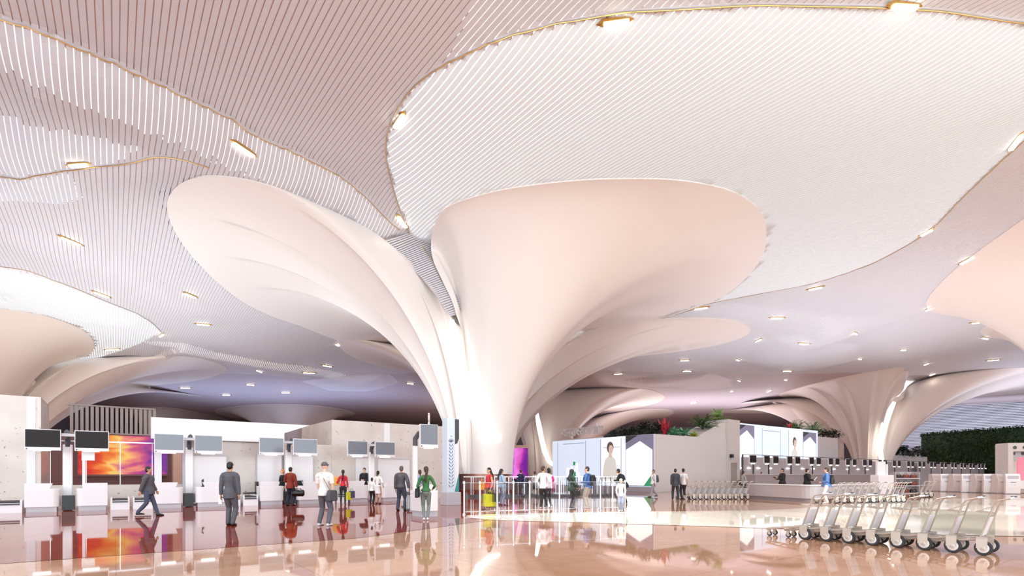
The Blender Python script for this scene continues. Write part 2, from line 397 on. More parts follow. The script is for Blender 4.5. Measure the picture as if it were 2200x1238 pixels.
# ------------------------------------------------------------------ ceiling height field
def seg_sd(P, poly):
    """distance to an open polyline and signed side (left +), and fraction along it"""
    best = np.full(len(P), 1e9); side = np.zeros(len(P)); frac = np.zeros(len(P)); L = 0
    poly = np.array(poly); ln = np.linalg.norm(np.diff(poly, axis=0), axis=1); tot = ln.sum()
    for i in range(len(poly)-1):
        a, b = poly[i], poly[i+1]; d = b-a
        t = np.clip(((P-a)@d)/(d@d), 0, 1); q = a+t[:,None]*d; v = P-q; dist = np.hypot(v[:,0], v[:,1])
        m = dist < best
        best = np.where(m, dist, best); side = np.where(m, np.sign(d[0]*v[:,1]-d[1]*v[:,0]), side)
        frac = np.where(m, (L+t*ln[i])/tot, frac); L += ln[i]
    return best*side, frac
def inside(P, poly):
    x, y = P[:,0], P[:,1]; r = np.zeros(len(P), bool); n = len(poly)
    for i in range(n):
        x0, y0 = poly[i]; x1, y1 = poly[(i+1) % n]
        c = ((y0 > y) != (y1 > y)); xi = (x1-x0)*(y-y0)/((y1-y0) if y1 != y0 else 1e-9)+x0
        r ^= c & (x < xi)
    return r
def px_poly(pts, z=CZ): return np.array([[*atz(a,b,z)[:2]] for a,b in pts])
# lips: the ceiling steps up behind each traced edge (amp, rise width, fade length)
LIPS = [
    (px_poly([(-260,-60),(-20,42),(100,90),(250,165),(390,240),(500,300),(555,338),(660,385),(770,437),(860,490)]), 1, -1.5, 1.0, 7.0),
    (px_poly([(-260,255),(0,270),(90,278),(170,290),(260,307),(345,330),(430,352)]), 1, -1.2, 1.2, 6.0),
    (px_poly([(-260,420),(0,382),(80,365),(150,350),(240,334),(330,331),(400,343),(450,360)]), 1, -.35, 1.0, 5.0),
    (px_poly([(-260,470),(0,480),(60,490),(150,520),(300,572),(420,640),(560,695)]), 1, -.8, 1.4, 6.0),
    (px_poly([(-260,545),(0,565),(110,590),(220,635),(310,680),(347,716)]), 1, -1.4, 2.0, 9.0),
    (px_poly([(300,738),(400,742),(470,765),(560,772),(640,780),(760,805)]), 1, -1.3, 2.0, 10.0),
    (px_poly([(2420,120),(2200,295),(2080,410),(1990,500),(1870,572),(1740,622),(1600,655)]), -1, .5, 2.0, 8.0),
    (px_poly([(1480,662),(1600,668),(1680,680),(1800,690),(1950,690)]), 1, -1.1, 3, 10),
    (px_poly([(1150,800),(1250,770),(1400,772),(1520,775),(1590,790)]), 1, -1.2, 3, 9),
    (px_poly([(1160,830),(1260,800),(1400,795),(1530,800)]), 1, -1.3, 4, 12),
]
OVAL_PX = [(985,695),(950,615),(915,548),(875,492),(845,432),(829,372),(831,325),(850,270),(900,202),(980,150),(1100,97),(1290,52),(1500,28),(1700,14),(1920,10),(2100,25),(2300,55),(2420,120),(2330,190),(2200,295),(2080,410),(1990,500),(1870,572),(1740,622),(1600,652),(1500,668),(1300,712),(1150,740)]
OVAL = closed([(p[0],p[1],0) for p in px_poly(OVAL_PX)], 160)[:, :2]
GLOW = [  # skylight pools behind the slats, then the paler painted ceiling dishes
    px_poly([(-260,250),(0,268),(170,290),(300,318),(240,333),(150,350),(0,382),(-260,420)]),
    px_poly([(-300,545),(0,565),(110,590),(220,635),(310,680),(347,716),(300,745),(200,770),(60,790),(-300,800)]),
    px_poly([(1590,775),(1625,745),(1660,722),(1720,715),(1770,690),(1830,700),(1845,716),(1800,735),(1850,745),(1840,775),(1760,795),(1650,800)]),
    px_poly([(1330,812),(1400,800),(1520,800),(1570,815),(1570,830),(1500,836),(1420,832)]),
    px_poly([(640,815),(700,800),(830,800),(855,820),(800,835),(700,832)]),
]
COVE = [px_poly([(960,160),(1040,-30),(1300,-60),(1560,-60),(1560,22),(1400,36),(1290,50),(1100,95)]), px_poly([(-200,400),(0,390),(80,372),(150,358),(178,420),(120,436),(0,436),(-200,440)])]
def ring_sd(P, poly):
    c = np.vstack([poly, poly[:1]]); d, _ = seg_sd(P, c); return np.abs(d)*np.where(inside(P, poly), 1, -1)
def relief(P):
    h = np.zeros(len(P))
    for poly, sg, amp, wd, fade in LIPS:
        s, fr = seg_sd(P, poly); s = s*sg
        tap = np.clip(np.minimum(fr, 1-fr)*5, 0, 1)
        s = np.maximum(s, 0)
        h += amp*tap*(1-np.exp(-s/wd))*np.exp(-(s/fade)**2)
    s = np.maximum(ring_sd(P, OVAL), 0); h -= .8*(1-np.exp(-s/1.5))
    for g in GLOW[2:]:
        s = np.maximum(ring_sd(P, g), 0); h -= 1.1*(1-np.exp(-s/3))
    h += .22*np.sin(P[:,0]*.16+P[:,1]*.10)*np.sin(P[:,1]*.13-P[:,0]*.05)+.3*np.sin(P[:,0]*.07+1)*np.clip((P[:,1]-50)/60, 0, 1)
    return h
ctrl = []
for r_ in RIMS:
    st = max(1, len(r_)//46); ctrl += [tuple(p) for p in r_[::st]]
ctrl = np.array(ctrl); ctrl = ctrl[ctrl[:,2] > 16.2]
bgp = np.array([(x,y) for x in range(-130,131,14) for y in range(2,190,14)], float)
dm = np.sqrt(((bgp[:,None,:]-ctrl[None,:,:2])**2).sum(2)).min(1)
bgp = bgp[dm > 7]
cx = np.vstack([ctrl[:,:2], bgp]); cz = np.concatenate([ctrl[:,2]+.06, np.full(len(bgp), CZ)])
res = cz-CZ-relief(cx)
res[len(ctrl):] = 0
KC = 1.2
K = np.sqrt(((cx[:,None,:]-cx[None,:,:])**2).sum(2)+KC*KC)
wts = np.linalg.solve(K+np.eye(len(cx))*-.02, res)
def H(P):
    P = np.asarray(P, float).reshape(-1,2); out = np.empty(len(P))
    for i in range(0, len(P), 20000):
        q = P[i:i+20000]
        out[i:i+20000] = np.sqrt(((q[:,None,:]-cx[None,:,:])**2).sum(2)+KC*KC)@wts
    return np.clip(CZ+relief(P)+out, 9.0, 20.5)
def in_rims(P, grow=0.0):
    m = np.zeros(len(P), bool)
    for r_ in RIMS: m |= inside(P, r_[::2, :2])
    return m

# grid of the height field, used for slats by bilinear look-up
gx = np.arange(-110, 150.01, .5); gy = np.arange(4, 180.01, .5)
GX, GY = np.meshgrid(gx, gy); GP = np.stack([GX.ravel(), GY.ravel()], 1)
GH = H(GP).reshape(GX.shape)
def Hl(x, y):
    i = np.clip((x+110)/.5, 0, len(gx)-1.001); j = np.clip((y-4)/.5, 0, len(gy)-1.001)
    i0 = i.astype(int); j0 = j.astype(int); a = i-i0; b_ = j-j0
    return GH[j0,i0]*(1-a)*(1-b_)+GH[j0,i0+1]*a*(1-b_)+GH[j0+1,i0]*(1-a)*b_+GH[j0+1,i0+1]*a*b_
gsub = np.gradient(GH, .5); SLOPE = np.hypot(gsub[0], gsub[1])
INR = in_rims(GP).reshape(GX.shape)
INO = inside(GP, OVAL).reshape(GX.shape)
ING = np.zeros(GX.shape, bool)
INP = np.zeros(GX.shape, bool)
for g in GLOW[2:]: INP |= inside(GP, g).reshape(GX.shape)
for g in GLOW: ING |= inside(GP, g).reshape(GX.shape) if g is GLOW[0] or g is GLOW[1] else False
ceil = empty('ceiling', (0,0,0)); tag(ceil, kind='structure')
def fast_mesh(name, V, Q, mi, mats, parent, smooth=False):
    me = bpy.data.meshes.new(name); nq = len(Q)
    me.vertices.add(len(V)); me.vertices.foreach_set('co', np.asarray(V, np.float32).ravel())
    me.loops.add(nq*4); me.loops.foreach_set('vertex_index', np.asarray(Q, np.int32).ravel())
    me.polygons.add(nq); me.polygons.foreach_set('loop_start', np.arange(0, nq*4, 4, dtype=np.int32))
    me.polygons.foreach_set('loop_total', np.full(nq, 4, np.int32))
    me.update(calc_edges=True)
    o = mesh_obj(name, me, mats, parent)
    if mi is not None: me.polygons.foreach_set('material_index', np.asarray(mi, np.int32))
    me.polygons.foreach_set('use_smooth', np.full(nq, smooth)); me.update()
    return o
YS = 84.0                                     # slats up to here, a smooth sheet beyond
# backing above the slats: skylight over the oval and the pools, coves along the folds, dark void elsewhere
def dil(m):
    o = m.copy(); o[1:] |= m[:-1]; o[:-1] |= m[1:]; o[:,1:] |= m[:,:-1]; o[:,:-1] |= m[:,1:]
    return o
INE = ~dil(~INR)                              # rims shrunk by one cell
fx_ = np.arange(-100, 100.01, .25); fy_ = np.arange(8, YS+1, .25); FX, FY = np.meshgrid(fx_, fy_)
FH = Hl(FX.ravel(), FY.ravel()).reshape(FX.shape)+.03
fi = np.clip(((FX+110)/.5).round().astype(int), 0, len(gx)-1); fj = np.clip(((FY-4)/.5).round().astype(int), 0, len(gy)-1)
FH = FH+np.where(INR[fj, fi], 1.5, 0)
ny, nx = FX.shape
V = np.stack([FX, FY, FH], 2).reshape(-1,3)
ii, jj = np.meshgrid(np.arange(nx-1), np.arange(ny-1)); a = (jj*nx+ii).ravel()
Q = np.stack([a, a+nx, a+nx+1, a+1], 1)       # facing down
cxm = fx_[ii].ravel()+.125; cym = fy_[jj].ravel()+.125; CP = np.stack([cxm, cym], 1)
vis = np.abs(cxm) < cym*1.0+16; Q = Q[vis]; CP = CP[vis]
inr = INR[fj, fi][:-1,:-1].ravel()[vis]
mo = (ring_sd(CP, OVAL) > .1) | inside(CP, GLOW[0]) | inside(CP, GLOW[1])
ms = np.zeros(len(CP), bool)
wav = .18*np.sin(CP[:,0]*9.1)+.18*np.sin(CP[:,1]*7.3+CP[:,0]*3)
for li, lo, hi in ((0,.05,2.3),(5,.2,2.6)):
    sd_, fr_ = seg_sd(CP, LIPS[li][0]); ms |= ((sd_*LIPS[li][1] > lo) & (sd_*LIPS[li][1] < hi+wav) & (fr_ > .001) & (fr_ < .999))
for g in COVE: ms |= inside(CP, g)
mi = np.where(mo & ~inr, 1, np.where(ms & ~inr, 2, 0))
back = fast_mesh('ceiling_backing', V, Q, mi, [M['void'], M['skylight'], M['cove']], ceil, True)
# far sheet
ny, nx = GH.shape
V2 = np.stack([GX, GY, GH], 2).reshape(-1,3)
ii, jj = np.meshgrid(np.arange(nx-1), np.arange(ny-1)); a = (jj*nx+ii).ravel(); Q = np.stack([a, a+nx, a+nx+1, a+1], 1)
keep = (gy[jj].ravel() >= YS-1) & ~INE[:-1,:-1].ravel()
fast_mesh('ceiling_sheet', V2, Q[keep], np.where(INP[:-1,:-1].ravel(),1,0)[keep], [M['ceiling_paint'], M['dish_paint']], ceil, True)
# slats
PITCH, SW, SD, STEP = .23, .192, .045, .25
V = []; Q = []; MI = []; nv = 0
for kk in range(-480, 560):
    u = kk*PITCH
    t = np.arange(-90, 150, STEP)
    x = u*UX+t*NX; y = u*UY+t*NY
    ok = (y > 9) & (y < YS) & (np.abs(x) < y*1.0+14)
    if ok.sum() < 3: continue
    x = x[ok]; y = y[ok]
    z = Hl(x, y)
    Pxy = np.stack([x, y], 1)
    ix = np.clip(((x+110)/.5).round().astype(int), 0, len(gx)-1); iy = np.clip(((y-4)/.5).round().astype(int), 0, len(gy)-1)
    hid = INE[iy, ix]; ov = inside(Pxy, OVAL) | (inside(Pxy, GLOW[1]))
    m = len(x); wv = np.where(ov, SW-.018, SW)/2; hx, hy = UX*wv, UY*wv
    zl = Hl(x-hx, y-hy); zr = Hl(x+hx, y+hy)
    ring = np.stack([np.stack([x-hx, y-hy, zl+SD],1), np.stack([x-hx, y-hy, zl],1), np.stack([x+hx, y+hy, zr],1), np.stack([x+hx, y+hy, zr+SD],1)], 1)
    V.append(ring.reshape(-1,3))
    i = np.arange(m-1); i = i[~(hid[:-1] & hid[1:])]
    for q in range(3):
        Q.append(np.stack([nv+i*4+q, nv+i*4+q+1, nv+(i+1)*4+q+1, nv+(i+1)*4+q], 1)); MI.append(ov[i].astype(int))
    nv += m*4
fast_mesh('ceiling_slats', np.concatenate(V), np.concatenate(Q), np.concatenate(MI), [M['slat'], M['pale_slat']], ceil)

def hit(px, py, up=0.0):
    """where the view ray through a pixel meets the ceiling"""
    Y = np.arange(8, 175, .1); x = (px-1100)/F*Y; z = EYE+(HZ-py)/F*Y
    k = np.argmax(z >= Hl(x, Y)-.02)
    return Vector((x[k], Y[k], z[k]-up))

# the slatted valley that runs down between the two canopies of the main column
def catm(pts, n):
    c = np.array(pts, float); out = []
    for k in range(n):
        s_ = (len(c)-1)*k/(n-1); i = min(int(s_), len(c)-2); t = s_-i
        p0, p1, p2, p3 = c[max(i-1,0)], c[i], c[i+1], c[min(i+2,len(c)-1)]
        out.append(.5*((2*p1)+(-p0+p2)*t+(2*p0-5*p1+4*p2-p3)*t*t+(-p0+3*p1-3*p2+p3)*t**3))
    return np.array(out)
VL = catm([atz(*q) for q in [(800,508,16.35),(843,542,15.75),(878,571,14.95),(913,605,13.95),(941,640,12.85),(964,681,11.75)]], 48)
VG = catm([atz(*q) for q in [(880,492,17.1),(905,525,16.75),(930,560,15.65),(949,603,14.25),(969,645,12.95),(984,689,11.65)]], 48)
EX = Vector((.55,.4,.12)); vb = MB(); vk = MB(); N_ = 48
for i in range(4, N_-1):
    a, b_, c_, d_ = Vector(VL[i]), Vector(VG[i-4])+EX, None, None
    a2, b2 = Vector(VL[i]).lerp(Vector(VL[i+1]), .72), Vector(VG[i-4]).lerp(Vector(VG[i-3]), .72)+EX
    up = Vector((.02,.08,.05))
    vb.add([a,b_,b2,a2,a+up,b_+up,b2+up,a2+up], [(0,1,2,3),(4,7,6,5),(0,4,5,1),(1,5,6,2),(2,6,7,3),(3,7,4,0)])
for i in range(N_-1):
    off = Vector((.1,.3,.2)); vk.add([Vector(VL[i])+off, Vector(VG[max(0,i-4)])+EX+off, Vector(VG[max(0,i-3)])+EX+off, Vector(VL[i+1])+off], [(0,1,2,3)])
for i in range(N_-5, N_-1): vk.add([Vector(VL[-1])+off, Vector(VG[i])+EX+off, Vector(VG[i+1])+EX+off], [(0,1,2)])
vb.build('valley_slats', M['slat'], ceil); vk.build('valley_backing', M['void'], ceil)
MB().tube([Vector(p)+Vector((0,-.02,-.02)) for p in VG[::3]], .018, 6).build('edge_strip', M['gold'], ceil)

# thin gold edge strips on a smooth fascia, following the traced edges in the hall
def edge_strip(poly, r=.02, fascia=.12):
    P = []; poly = np.array(poly)
    for i in range(len(poly)-1):
        p0, p1, p2, p3 = poly[max(i-1,0)], poly[i], poly[i+1], poly[min(i+2,len(poly)-1)]
        for t in np.arange(8)/8:
            P.append(.5*((2*p1)+(-p0+p2)*t+(2*p0-5*p1+4*p2-p3)*t*t+(-p0+3*p1-3*p2+p3)*t**3))
    P.append(poly[-1]); P = np.array(P)
    d = np.gradient(P, axis=0); d /= np.linalg.norm(d, axis=1)[:,None]; nrm = np.stack([-d[:,1], d[:,0]], 1)
    A = P+nrm*fascia/2; B = P-nrm*fascia/2
    za, zb = Hl(A[:,0], A[:,1])-.012, Hl(B[:,0], B[:,1])-.012
    if fascia:
        n = len(P); vs = [(*A[i],za[i]) for i in range(n)]+[(*B[i],zb[i]) for i in range(n)]
        vs += [(v[0],v[1],v[2]+.1) for v in vs]
        fs = []
        for i in range(n-1):
            fs += [(i,i+1,n+i+1,n+i), (2*n+i,i,i+1,2*n+i+1)[::-1], (n+i,3*n+i,3*n+i+1,n+i+1)[::-1]]
        MB().add(vs, fs).build('edge_fascia', M['slat'], ceil, smooth=False)
    zc = np.minimum(Hl(P[:,0], P[:,1]), np.minimum(za, zb))-.02
    return MB().tube([(*p, z) for p, z in zip(P, zc)], r, 6).build('edge_strip', M['gold'], ceil)
edge_strip(np.vstack([OVAL[::2], OVAL[:1]]))
for k in (0, 2): edge_strip(LIPS[k][0], fascia=.12)
edge_strip(LIPS[4][0], fascia=.2)

# ceiling lamps: gold housing with tapered ends and a glowing diffuser
def ceiling_lamp(a, b, label, w=.16):
    A, B = hit(*a, .06), hit(*b, .06); c = (A+B)/2; d = B-A; L = max(d.length, .5); d.normalize()
    o = empty('ceiling_light', c, 0, label, 'ceiling light', 'strip lights along the ceiling edges')
    side = d.cross(Vector((0,0,1))).normalized(); up = side.cross(d).normalized()
    Mx = Matrix((( d.x, side.x, up.x),(d.y, side.y, up.y),(d.z, side.z, up.z)))
    o.rotation_euler = Mx.to_euler()
    h = L/2
    MB().box(-h, h, -w*.75, w*.75, -.02, .12).add([(-h-.3*L,0,.0),(-h,-w*.75,-.02),(-h,w*.75,-.02),(-h,w*.75,.12),(-h,-w*.75,.12)], [(0,2,1),(0,3,2),(0,4,3),(0,1,4),(1,2,3,4)]).add([(h+.3*L,0,.0),(h,-w*.75,-.02),(h,w*.75,-.02),(h,w*.75,.12),(h,-w*.75,.12)], [(0,1,2),(0,2,3),(0,3,4),(0,4,1),(1,4,3,2)]).build('housing', M['gold'], o)
    MB().box(-h*.96, h*.96, -w*.6, w*.6, -.09, -.02).build('diffuser', M['lamp'], o)
    return o
# ------------------------------------------------------------------ floor
b = MB(); b.add([(-140,-30,0),(140,-30,0),(140,190,0),(-140,190,0)], [(0,1,2,3)])
floor = b.build('floor', M['tan_granite']); tag(floor, kind='structure')
# red granite field of the check-in zone, bounded along u by the line through the foreground
pA = fl(1000,1140); _, nA = to_un(pA.x, pA.y)
uR = u_at(1080, nA)
q = [un(-60,nA,.004), un(uR-4,nA,.004), un(uR+1,nA+2.2,.004), un(uR+3,nA+7,.004), un(uR+40,nA+20,.004), un(uR+60,nA+40,.004), un(-60,nA+60,.004)]
MB().add(q, [tuple(range(len(q)))]).build('granite_field', M['red_granite'], floor)
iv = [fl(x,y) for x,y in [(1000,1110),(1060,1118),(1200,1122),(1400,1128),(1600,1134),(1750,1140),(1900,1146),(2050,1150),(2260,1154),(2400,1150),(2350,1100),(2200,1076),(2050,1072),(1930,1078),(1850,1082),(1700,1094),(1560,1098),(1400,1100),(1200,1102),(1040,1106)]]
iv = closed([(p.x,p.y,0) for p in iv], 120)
MB().add([(p[0],p[1],.008) for p in iv], [tuple(range(len(iv)-1,-1,-1))]).build('pale_floor_patch', M['pale_floor'], floor)  # paler area of floor with a curved outline
# outer walls of the hall, far behind everything
mat('far_wall', (150,146,156), .6, var=.05, scale=.1)
mat('louver', (206,212,224), .45, var=.02)
def wall(name, p, q, z0, z1, th, m):
    d = (Vector(q)-Vector(p)); L = d.length; a = math.atan2(d.y, d.x)
    o = MB().box(0, L, 0, th, z0, z1).build(name, m, None, (p[0],p[1],0), a); return tag(o, kind='structure')
wall('wall_back', (-110,176,0), (170,176,0), 0, 20, .5, M['far_wall'])
wall('wall_left', (-104,20,0), (-104,172,0), 0, 20, .5, M['far_wall'])
wall('wall_right', (165,176,0), (165,20,0), 0, 20, .5, M['far_wall'])
# ------------------------------------------------------------------ light
def area(name, loc, size, energy, rot, rgb=(255,255,255), spread=180):
    l = bpy.data.lights.new(name, 'AREA'); l.shape = 'RECTANGLE'; l.size, l.size_y = size; l.energy = energy; l.color = srgb(rgb); l.spread = R(spread)
    o = bpy.data.objects.new(name, l); COL.objects.link(o); o.location = loc; o.rotation_euler = rot; return o
UP = R(180)  # all upward areas below are unseen lamps added to brighten the ceiling
area('fill_up', (-34,46,5.5), (44,28), 5300, (UP,0,-ANG), (234,243,244))
area('fill_up', (34,54,7.3), (38,36), 4000, (UP,0,0), (234,236,242))
area('rear_fill', (0,-12,7), (90,12), 13000, (R(100),0,0), (224,241,246))  # added unseen fill from behind the camera
area('fill_up', (56,114,6), (50,16), 6500, (UP,0,0), (232,234,246))
area('fill_up', (14,116,6), (44,14), 6200, (UP,0,0), (240,236,240))
area('fill_up', (-44,100,6), (50,20), 4600, (UP,0,0), (190,214,255))
area('louver_fill', (104,108,8.5), (50,3), 3000, (R(122),0,R(-30)), (226,234,250))  # added unseen lamp to lighten the louvred wall
area('fill_up', (84,78,6.4), (16,30), 3400, (UP,0,0), (214,228,250))
def spot(loc, energy, cone, rgb=(242,246,248), tgt=None, blend=.6, rad=.4):  # added unseen spots that brighten floor and upright surfaces
    l = bpy.data.lights.new('fill_spot', 'SPOT'); l.energy = energy; l.spot_size = R(cone); l.spot_blend = blend; l.color = srgb(rgb); l.shadow_soft_size = rad
    o = bpy.data.objects.new('fill_spot', l); COL.objects.link(o); o.location = loc
    d = Vector(tgt)-Vector(loc) if tgt else Vector((0,0,-1)); o.rotation_euler = d.to_track_quat('-Z','Y').to_euler(); return o
for x, y in [(-16,18),(2,16),(18,16),(-10,28),(24,28),(40,36)]: spot((x,y,15.6), 2400, 130)
for x, y, tx, ty in [(0,16,2,19.5),(8,12,8,17),(16,10,15,18),(20,16,18,24)]: spot((x,y,15.4), 9000, 34, tgt=(tx,ty,0), blend=.5)  # added narrow spots that brighten the pale floor patch
WB.inputs[1].default_value = 1.0
# ------------------------------------------------------------------ left check-in island
terrazzo('terrazzo', (222,213,206), (160,138,126), 5.0, .22)
mat('white_lacquer', (238,236,238), .2, var=.01)
mat('white_matte', (238,240,242), .5, var=.01)
mat('soft_grey', (196,194,200), .3, var=.02)
mat('mauve_wall', (126,84,80), .4, var=.06, scale=.6)
mat('peach_wall', (214,178,160), .4, var=.04)
mat('steel', (205,205,212), .2, metal=.9)
mat('bezel', (232,230,232), .3)
mat('screen_dark', (30,21,18), .35, var=.05, spec=.2)
mat('screen_reflected_grey', (120,126,136), .1, var=.12, scale=.9)  # grey stands in for bright walls reflected in dark screens
mat('black', (14,13,14), .35)
mat('rubber', (52,50,52), .6, var=.06)
mat('dark_grey', (72,74,80), .4)
emission('lamp_white', (255,252,250), 4.0)
mat('glass', (245,250,250), .02, trans=1.0, ior=1.12, alpha=.25)
p = fl(90,1101); uD, nD = to_un(p.x, p.y)
WN = nD+2.4                                     # line of the stone walls
def ubox(name, px0, px1, n0, depth, z0, z1, m, root=None, kind=None, bevel=0.0):
    """box whose camera side lies on n = n0 between two pixel columns"""
    a, b_ = u_at(px0, n0), u_at(px1, n0)
    o = MB().box(0, b_-a, 0, depth, z0, z1).build(name, m, None, un(a,n0), ANG, bevel=bevel)
    if root:
        o.parent = root; o.matrix_parent_inverse = Matrix(); o.location = Matrix.Rotation(-root.rotation_euler.z, 3, 'Z')@(un(a,n0)-root.location); o.rotation_euler = (0,0,ANG-root.rotation_euler.z)
    if kind: tag(o, kind=kind)
    return o
ubox('wall_left_pier', -260, 88, WN, 3.4, 0, 4.72, M['terrazzo'], kind='structure')
ubox('trim_1', 57, 76, WN-.04, .04, 0, 4.66, M['white_matte'], kind='structure')
ubox('wall_low', 88, 395, WN+.2, .3, 0, 1.0, M['terrazzo'], kind='structure')
ubox('wall_room_back', 20, 420, WN+9, .3, 0, 3.72, M['mauve_wall'], kind='structure')
ubox('wall_room_side', 372, 400, WN+5, .4, 0, 3.3, M['peach_wall'], kind='structure')
ubox('wall_center', 397, 715, WN+.1, .4, 0, 3.1, M['terrazzo'], kind='structure')
ubox('wall_stone', 713, 958, WN, 6.0, 0, 4.5, M['terrazzo'], kind='structure')
ubox('trim_2', 826, 838, WN-.03, .03, 3.1, 4.46, M['white_matte'], kind='structure')
o = ubox('trim_3', 392, 412, WN-.15, .5, 0, 3.1, M['soft_grey'], kind='structure')
# white fascia with its post
fas = empty('entrance_fascia', un(u_at(325,WN-.3), WN-.3), ANG, 'plain white fascia beam over the check-in glass wall, on one white post', 'sign beam')
Lf = u_at(611,WN-.3)-u_at(325,WN-.3)
MB().prism([(0,3.12),(Lf,3.12),(Lf,3.62),(Lf+1.3,4.1),(0,4.1)], 0, .5).build('beam', M['white_matte'], fas)
x_ = u_at(332,WN-.3)-u_at(325,WN-.3)
MB().box(x_, x_+.28, .05, .4, 0, 3.12).build('post', M['white_matte'], fas)
# pale door-like panels along the wall
for i, (a, b_, z1) in enumerate([(414,486,2.35),(553,604,2.5),(612,672,2.45),(764,800,2.4),(812,880,2.35)]):
    t = empty('wall_panel', un(u_at(a,WN-.02), WN-.02), ANG, ['pale glossy wall panel left of the suited man with grey hair','pale glossy wall panel behind the blond clerk','pale glossy wall panel between the two middle monitors','pale narrow wall panel beside the woman in the red top','pale wall panel behind the clerk in the black suit'][i], 'wall panel', 'pale panels on the check-in back wall')
    w_ = u_at(b_,WN-.02)-u_at(a,WN-.02); zb = 0 if i else .9
    MB().box(0, w_, 0, .1, .05, z1).build('panel', M['white_lacquer'], t)
    MB().box(-.05, w_+.05, -.01, .05, z1, z1+.06).box(-.05, 0, -.01, .05, .0, z1).box(w_, w_+.05, -.01, .05, .0, z1).build('frame', M['soft_grey'], t)
# colourful video wall in the room behind
def mural_mat(name, stops, rot, scale, es):
    m = bpy.data.materials.new(name); m.use_nodes = True; nt = m.node_tree; nt.nodes.clear(); L = nt.links.new; N = nt.nodes.new
    tc = N('ShaderNodeTexCoord'); mp = N('ShaderNodeMapping'); mp.inputs['Rotation'].default_value = rot; mp.inputs['Scale'].default_value = scale
    nz = N('ShaderNodeTexNoise'); nz.inputs['Scale'].default_value = 1; nz.inputs['Detail'].default_value = 2; nz.inputs['Distortion'].default_value = .6
    gr = N('ShaderNodeSeparateXYZ'); ad = N('ShaderNodeMath'); ad.operation = 'MULTIPLY_ADD'; ad.inputs[1].default_value = .85
    rp = N('ShaderNodeValToRGB'); e = N('ShaderNodeEmission'); e.inputs[1].default_value = es; o = N('ShaderNodeOutputMaterial')
    L(tc.outputs['Generated'], mp.inputs[0]); L(mp.outputs[0], nz.inputs['Vector']); L(tc.outputs['Generated'], gr.inputs[0])
    sb = N('ShaderNodeMath'); sb.operation = 'SUBTRACT'; sb.inputs[1].default_value = .42; L(nz.outputs['Fac'], sb.inputs[0])
    L(sb.outputs[0], ad.inputs[0]); L(gr.outputs['X'], ad.inputs[2]); L(ad.outputs[0], rp.inputs[0]); L(rp.outputs[0], e.inputs[0]); L(e.outputs[0], o.inputs[0])
    els = rp.color_ramp.elements
    for i, (pos, c) in enumerate(stops):
        el = els[i] if i < 2 else els.new(pos)
        el.position = pos; el.color = (*srgb(c), 1)
    M[name] = m
mural_mat('mural_picture', [(0,(196,40,60)),(1,(120,60,150)),(.2,(224,84,50)),(.38,(238,140,70)),(.5,(244,200,110)),(.62,(238,150,120)),(.75,(206,90,130))], (0,.5,0), (3.0,1,5.0), .95)
mu = empty('video_wall', un(u_at(168,WN+8.6), WN+8.6), ANG, 'wide glowing video wall of red, orange, yellow and purple blur behind the check-in desks', 'screen')
w_ = u_at(359,WN+8.6)-u_at(168,WN+8.6)
MB().box(0, w_, 0, .12, 1.46, 3.72).build('picture', M['mural_picture'], mu)
MB().box(-.06, w_+.06, .02, .3, 1.36, 1.46).box(-.06,0,.02,.3,1.46,3.76).box(w_,w_+.06,.02,.3,1.46,3.76).build('frame', M['mauve_wall'], mu)
# slatted screen above it
sl = empty('slat_screen', un(u_at(150,WN+7.5), WN+7.5), ANG, 'screen of grey hanging slats above the colourful video wall', 'screen')
w_ = u_at(330,WN+7.5)-u_at(150,WN+7.5); b = MB(); k = 0
while k*.22 < w_: b.box(k*.22, k*.22+.14, 0, .12, 3.75, 5.2); k += 1
mat('slat_taupe', (150,136,132), .5); b.build('slat', M['slat_taupe'], sl)
MB().box(-.1, w_+.1, -.03, .15, 3.7, 3.78).box(-.1, w_+.1, -.03, .15, 5.2, 5.28).build('rail', M['slat_taupe'], sl)
# glass partition on the low wall
gp = empty('glass_partition', un(u_at(108,WN+.3), WN+.3), ANG, 'glass partition standing on the low stone wall behind the left check-in desks', 'glass partition')
w_ = u_at(392,WN+.3)-u_at(108,WN+.3)
for k in range(4):
    MB().box(w_*k/4+.01, w_*(k+1)/4-.01, 0, .02, 1.0, 2.9).build('pane', M['glass'], gp)
    MB().box(w_*k/4-.012, w_*k/4+.012, -.01, .03, 1.0, 2.95).build('mullion', M['steel'], gp)
MB().box(0, w_, -.01, .03, 2.9, 2.95).build('top_rail', M['steel'], gp)

# check-in desks
def desk_parts(root, w, flip):
    s = -1 if flip else 1
    def X(a): return a if not flip else w-a
    def bx(b, x0, x1, *r, mi=0): 
        x0, x1 = sorted((X(x0), X(x1))); b.box(x0, x1, *r, mi)
    b = MB(); r = .22; pts = [(0,0)]
    pts += [(w-r+r*math.sin(t), r-r*math.cos(t)) for t in np.linspace(0, math.pi/2, 7)]
    pts += [(w,.85),(0,.85)]
    pts = [(X(x), y) for x, y in pts]; pts = pts if not flip else pts[::-1]
    b.slab(pts, .2, .86); b.build('body', M['white_lacquer'], root)
    b = MB(); b.slab(pts, .86, .9); b.build('counter_top', M['white_matte'], root)
    b = MB(); o_ = [(0,.9),(w*.72,.9),(w*.80,1.12),(0,1.12)]; o_ = [(X(x), z) for x, z in o_]
    b.prism(o_ if not flip else o_[::-1], 0.0, .3); b.build('raised_ledge', M['white_lacquer'], root)
    b = MB(); bx(b, .05, w-.08, .06, .8, 0, .2); b.build('plinth', M['soft_grey'], root)
desks = [(52,127,False),(163,231,True),(333,394,False),(421,492,True),(559,611,False),(640,694,True),(752,793,False),(822,858,True)]
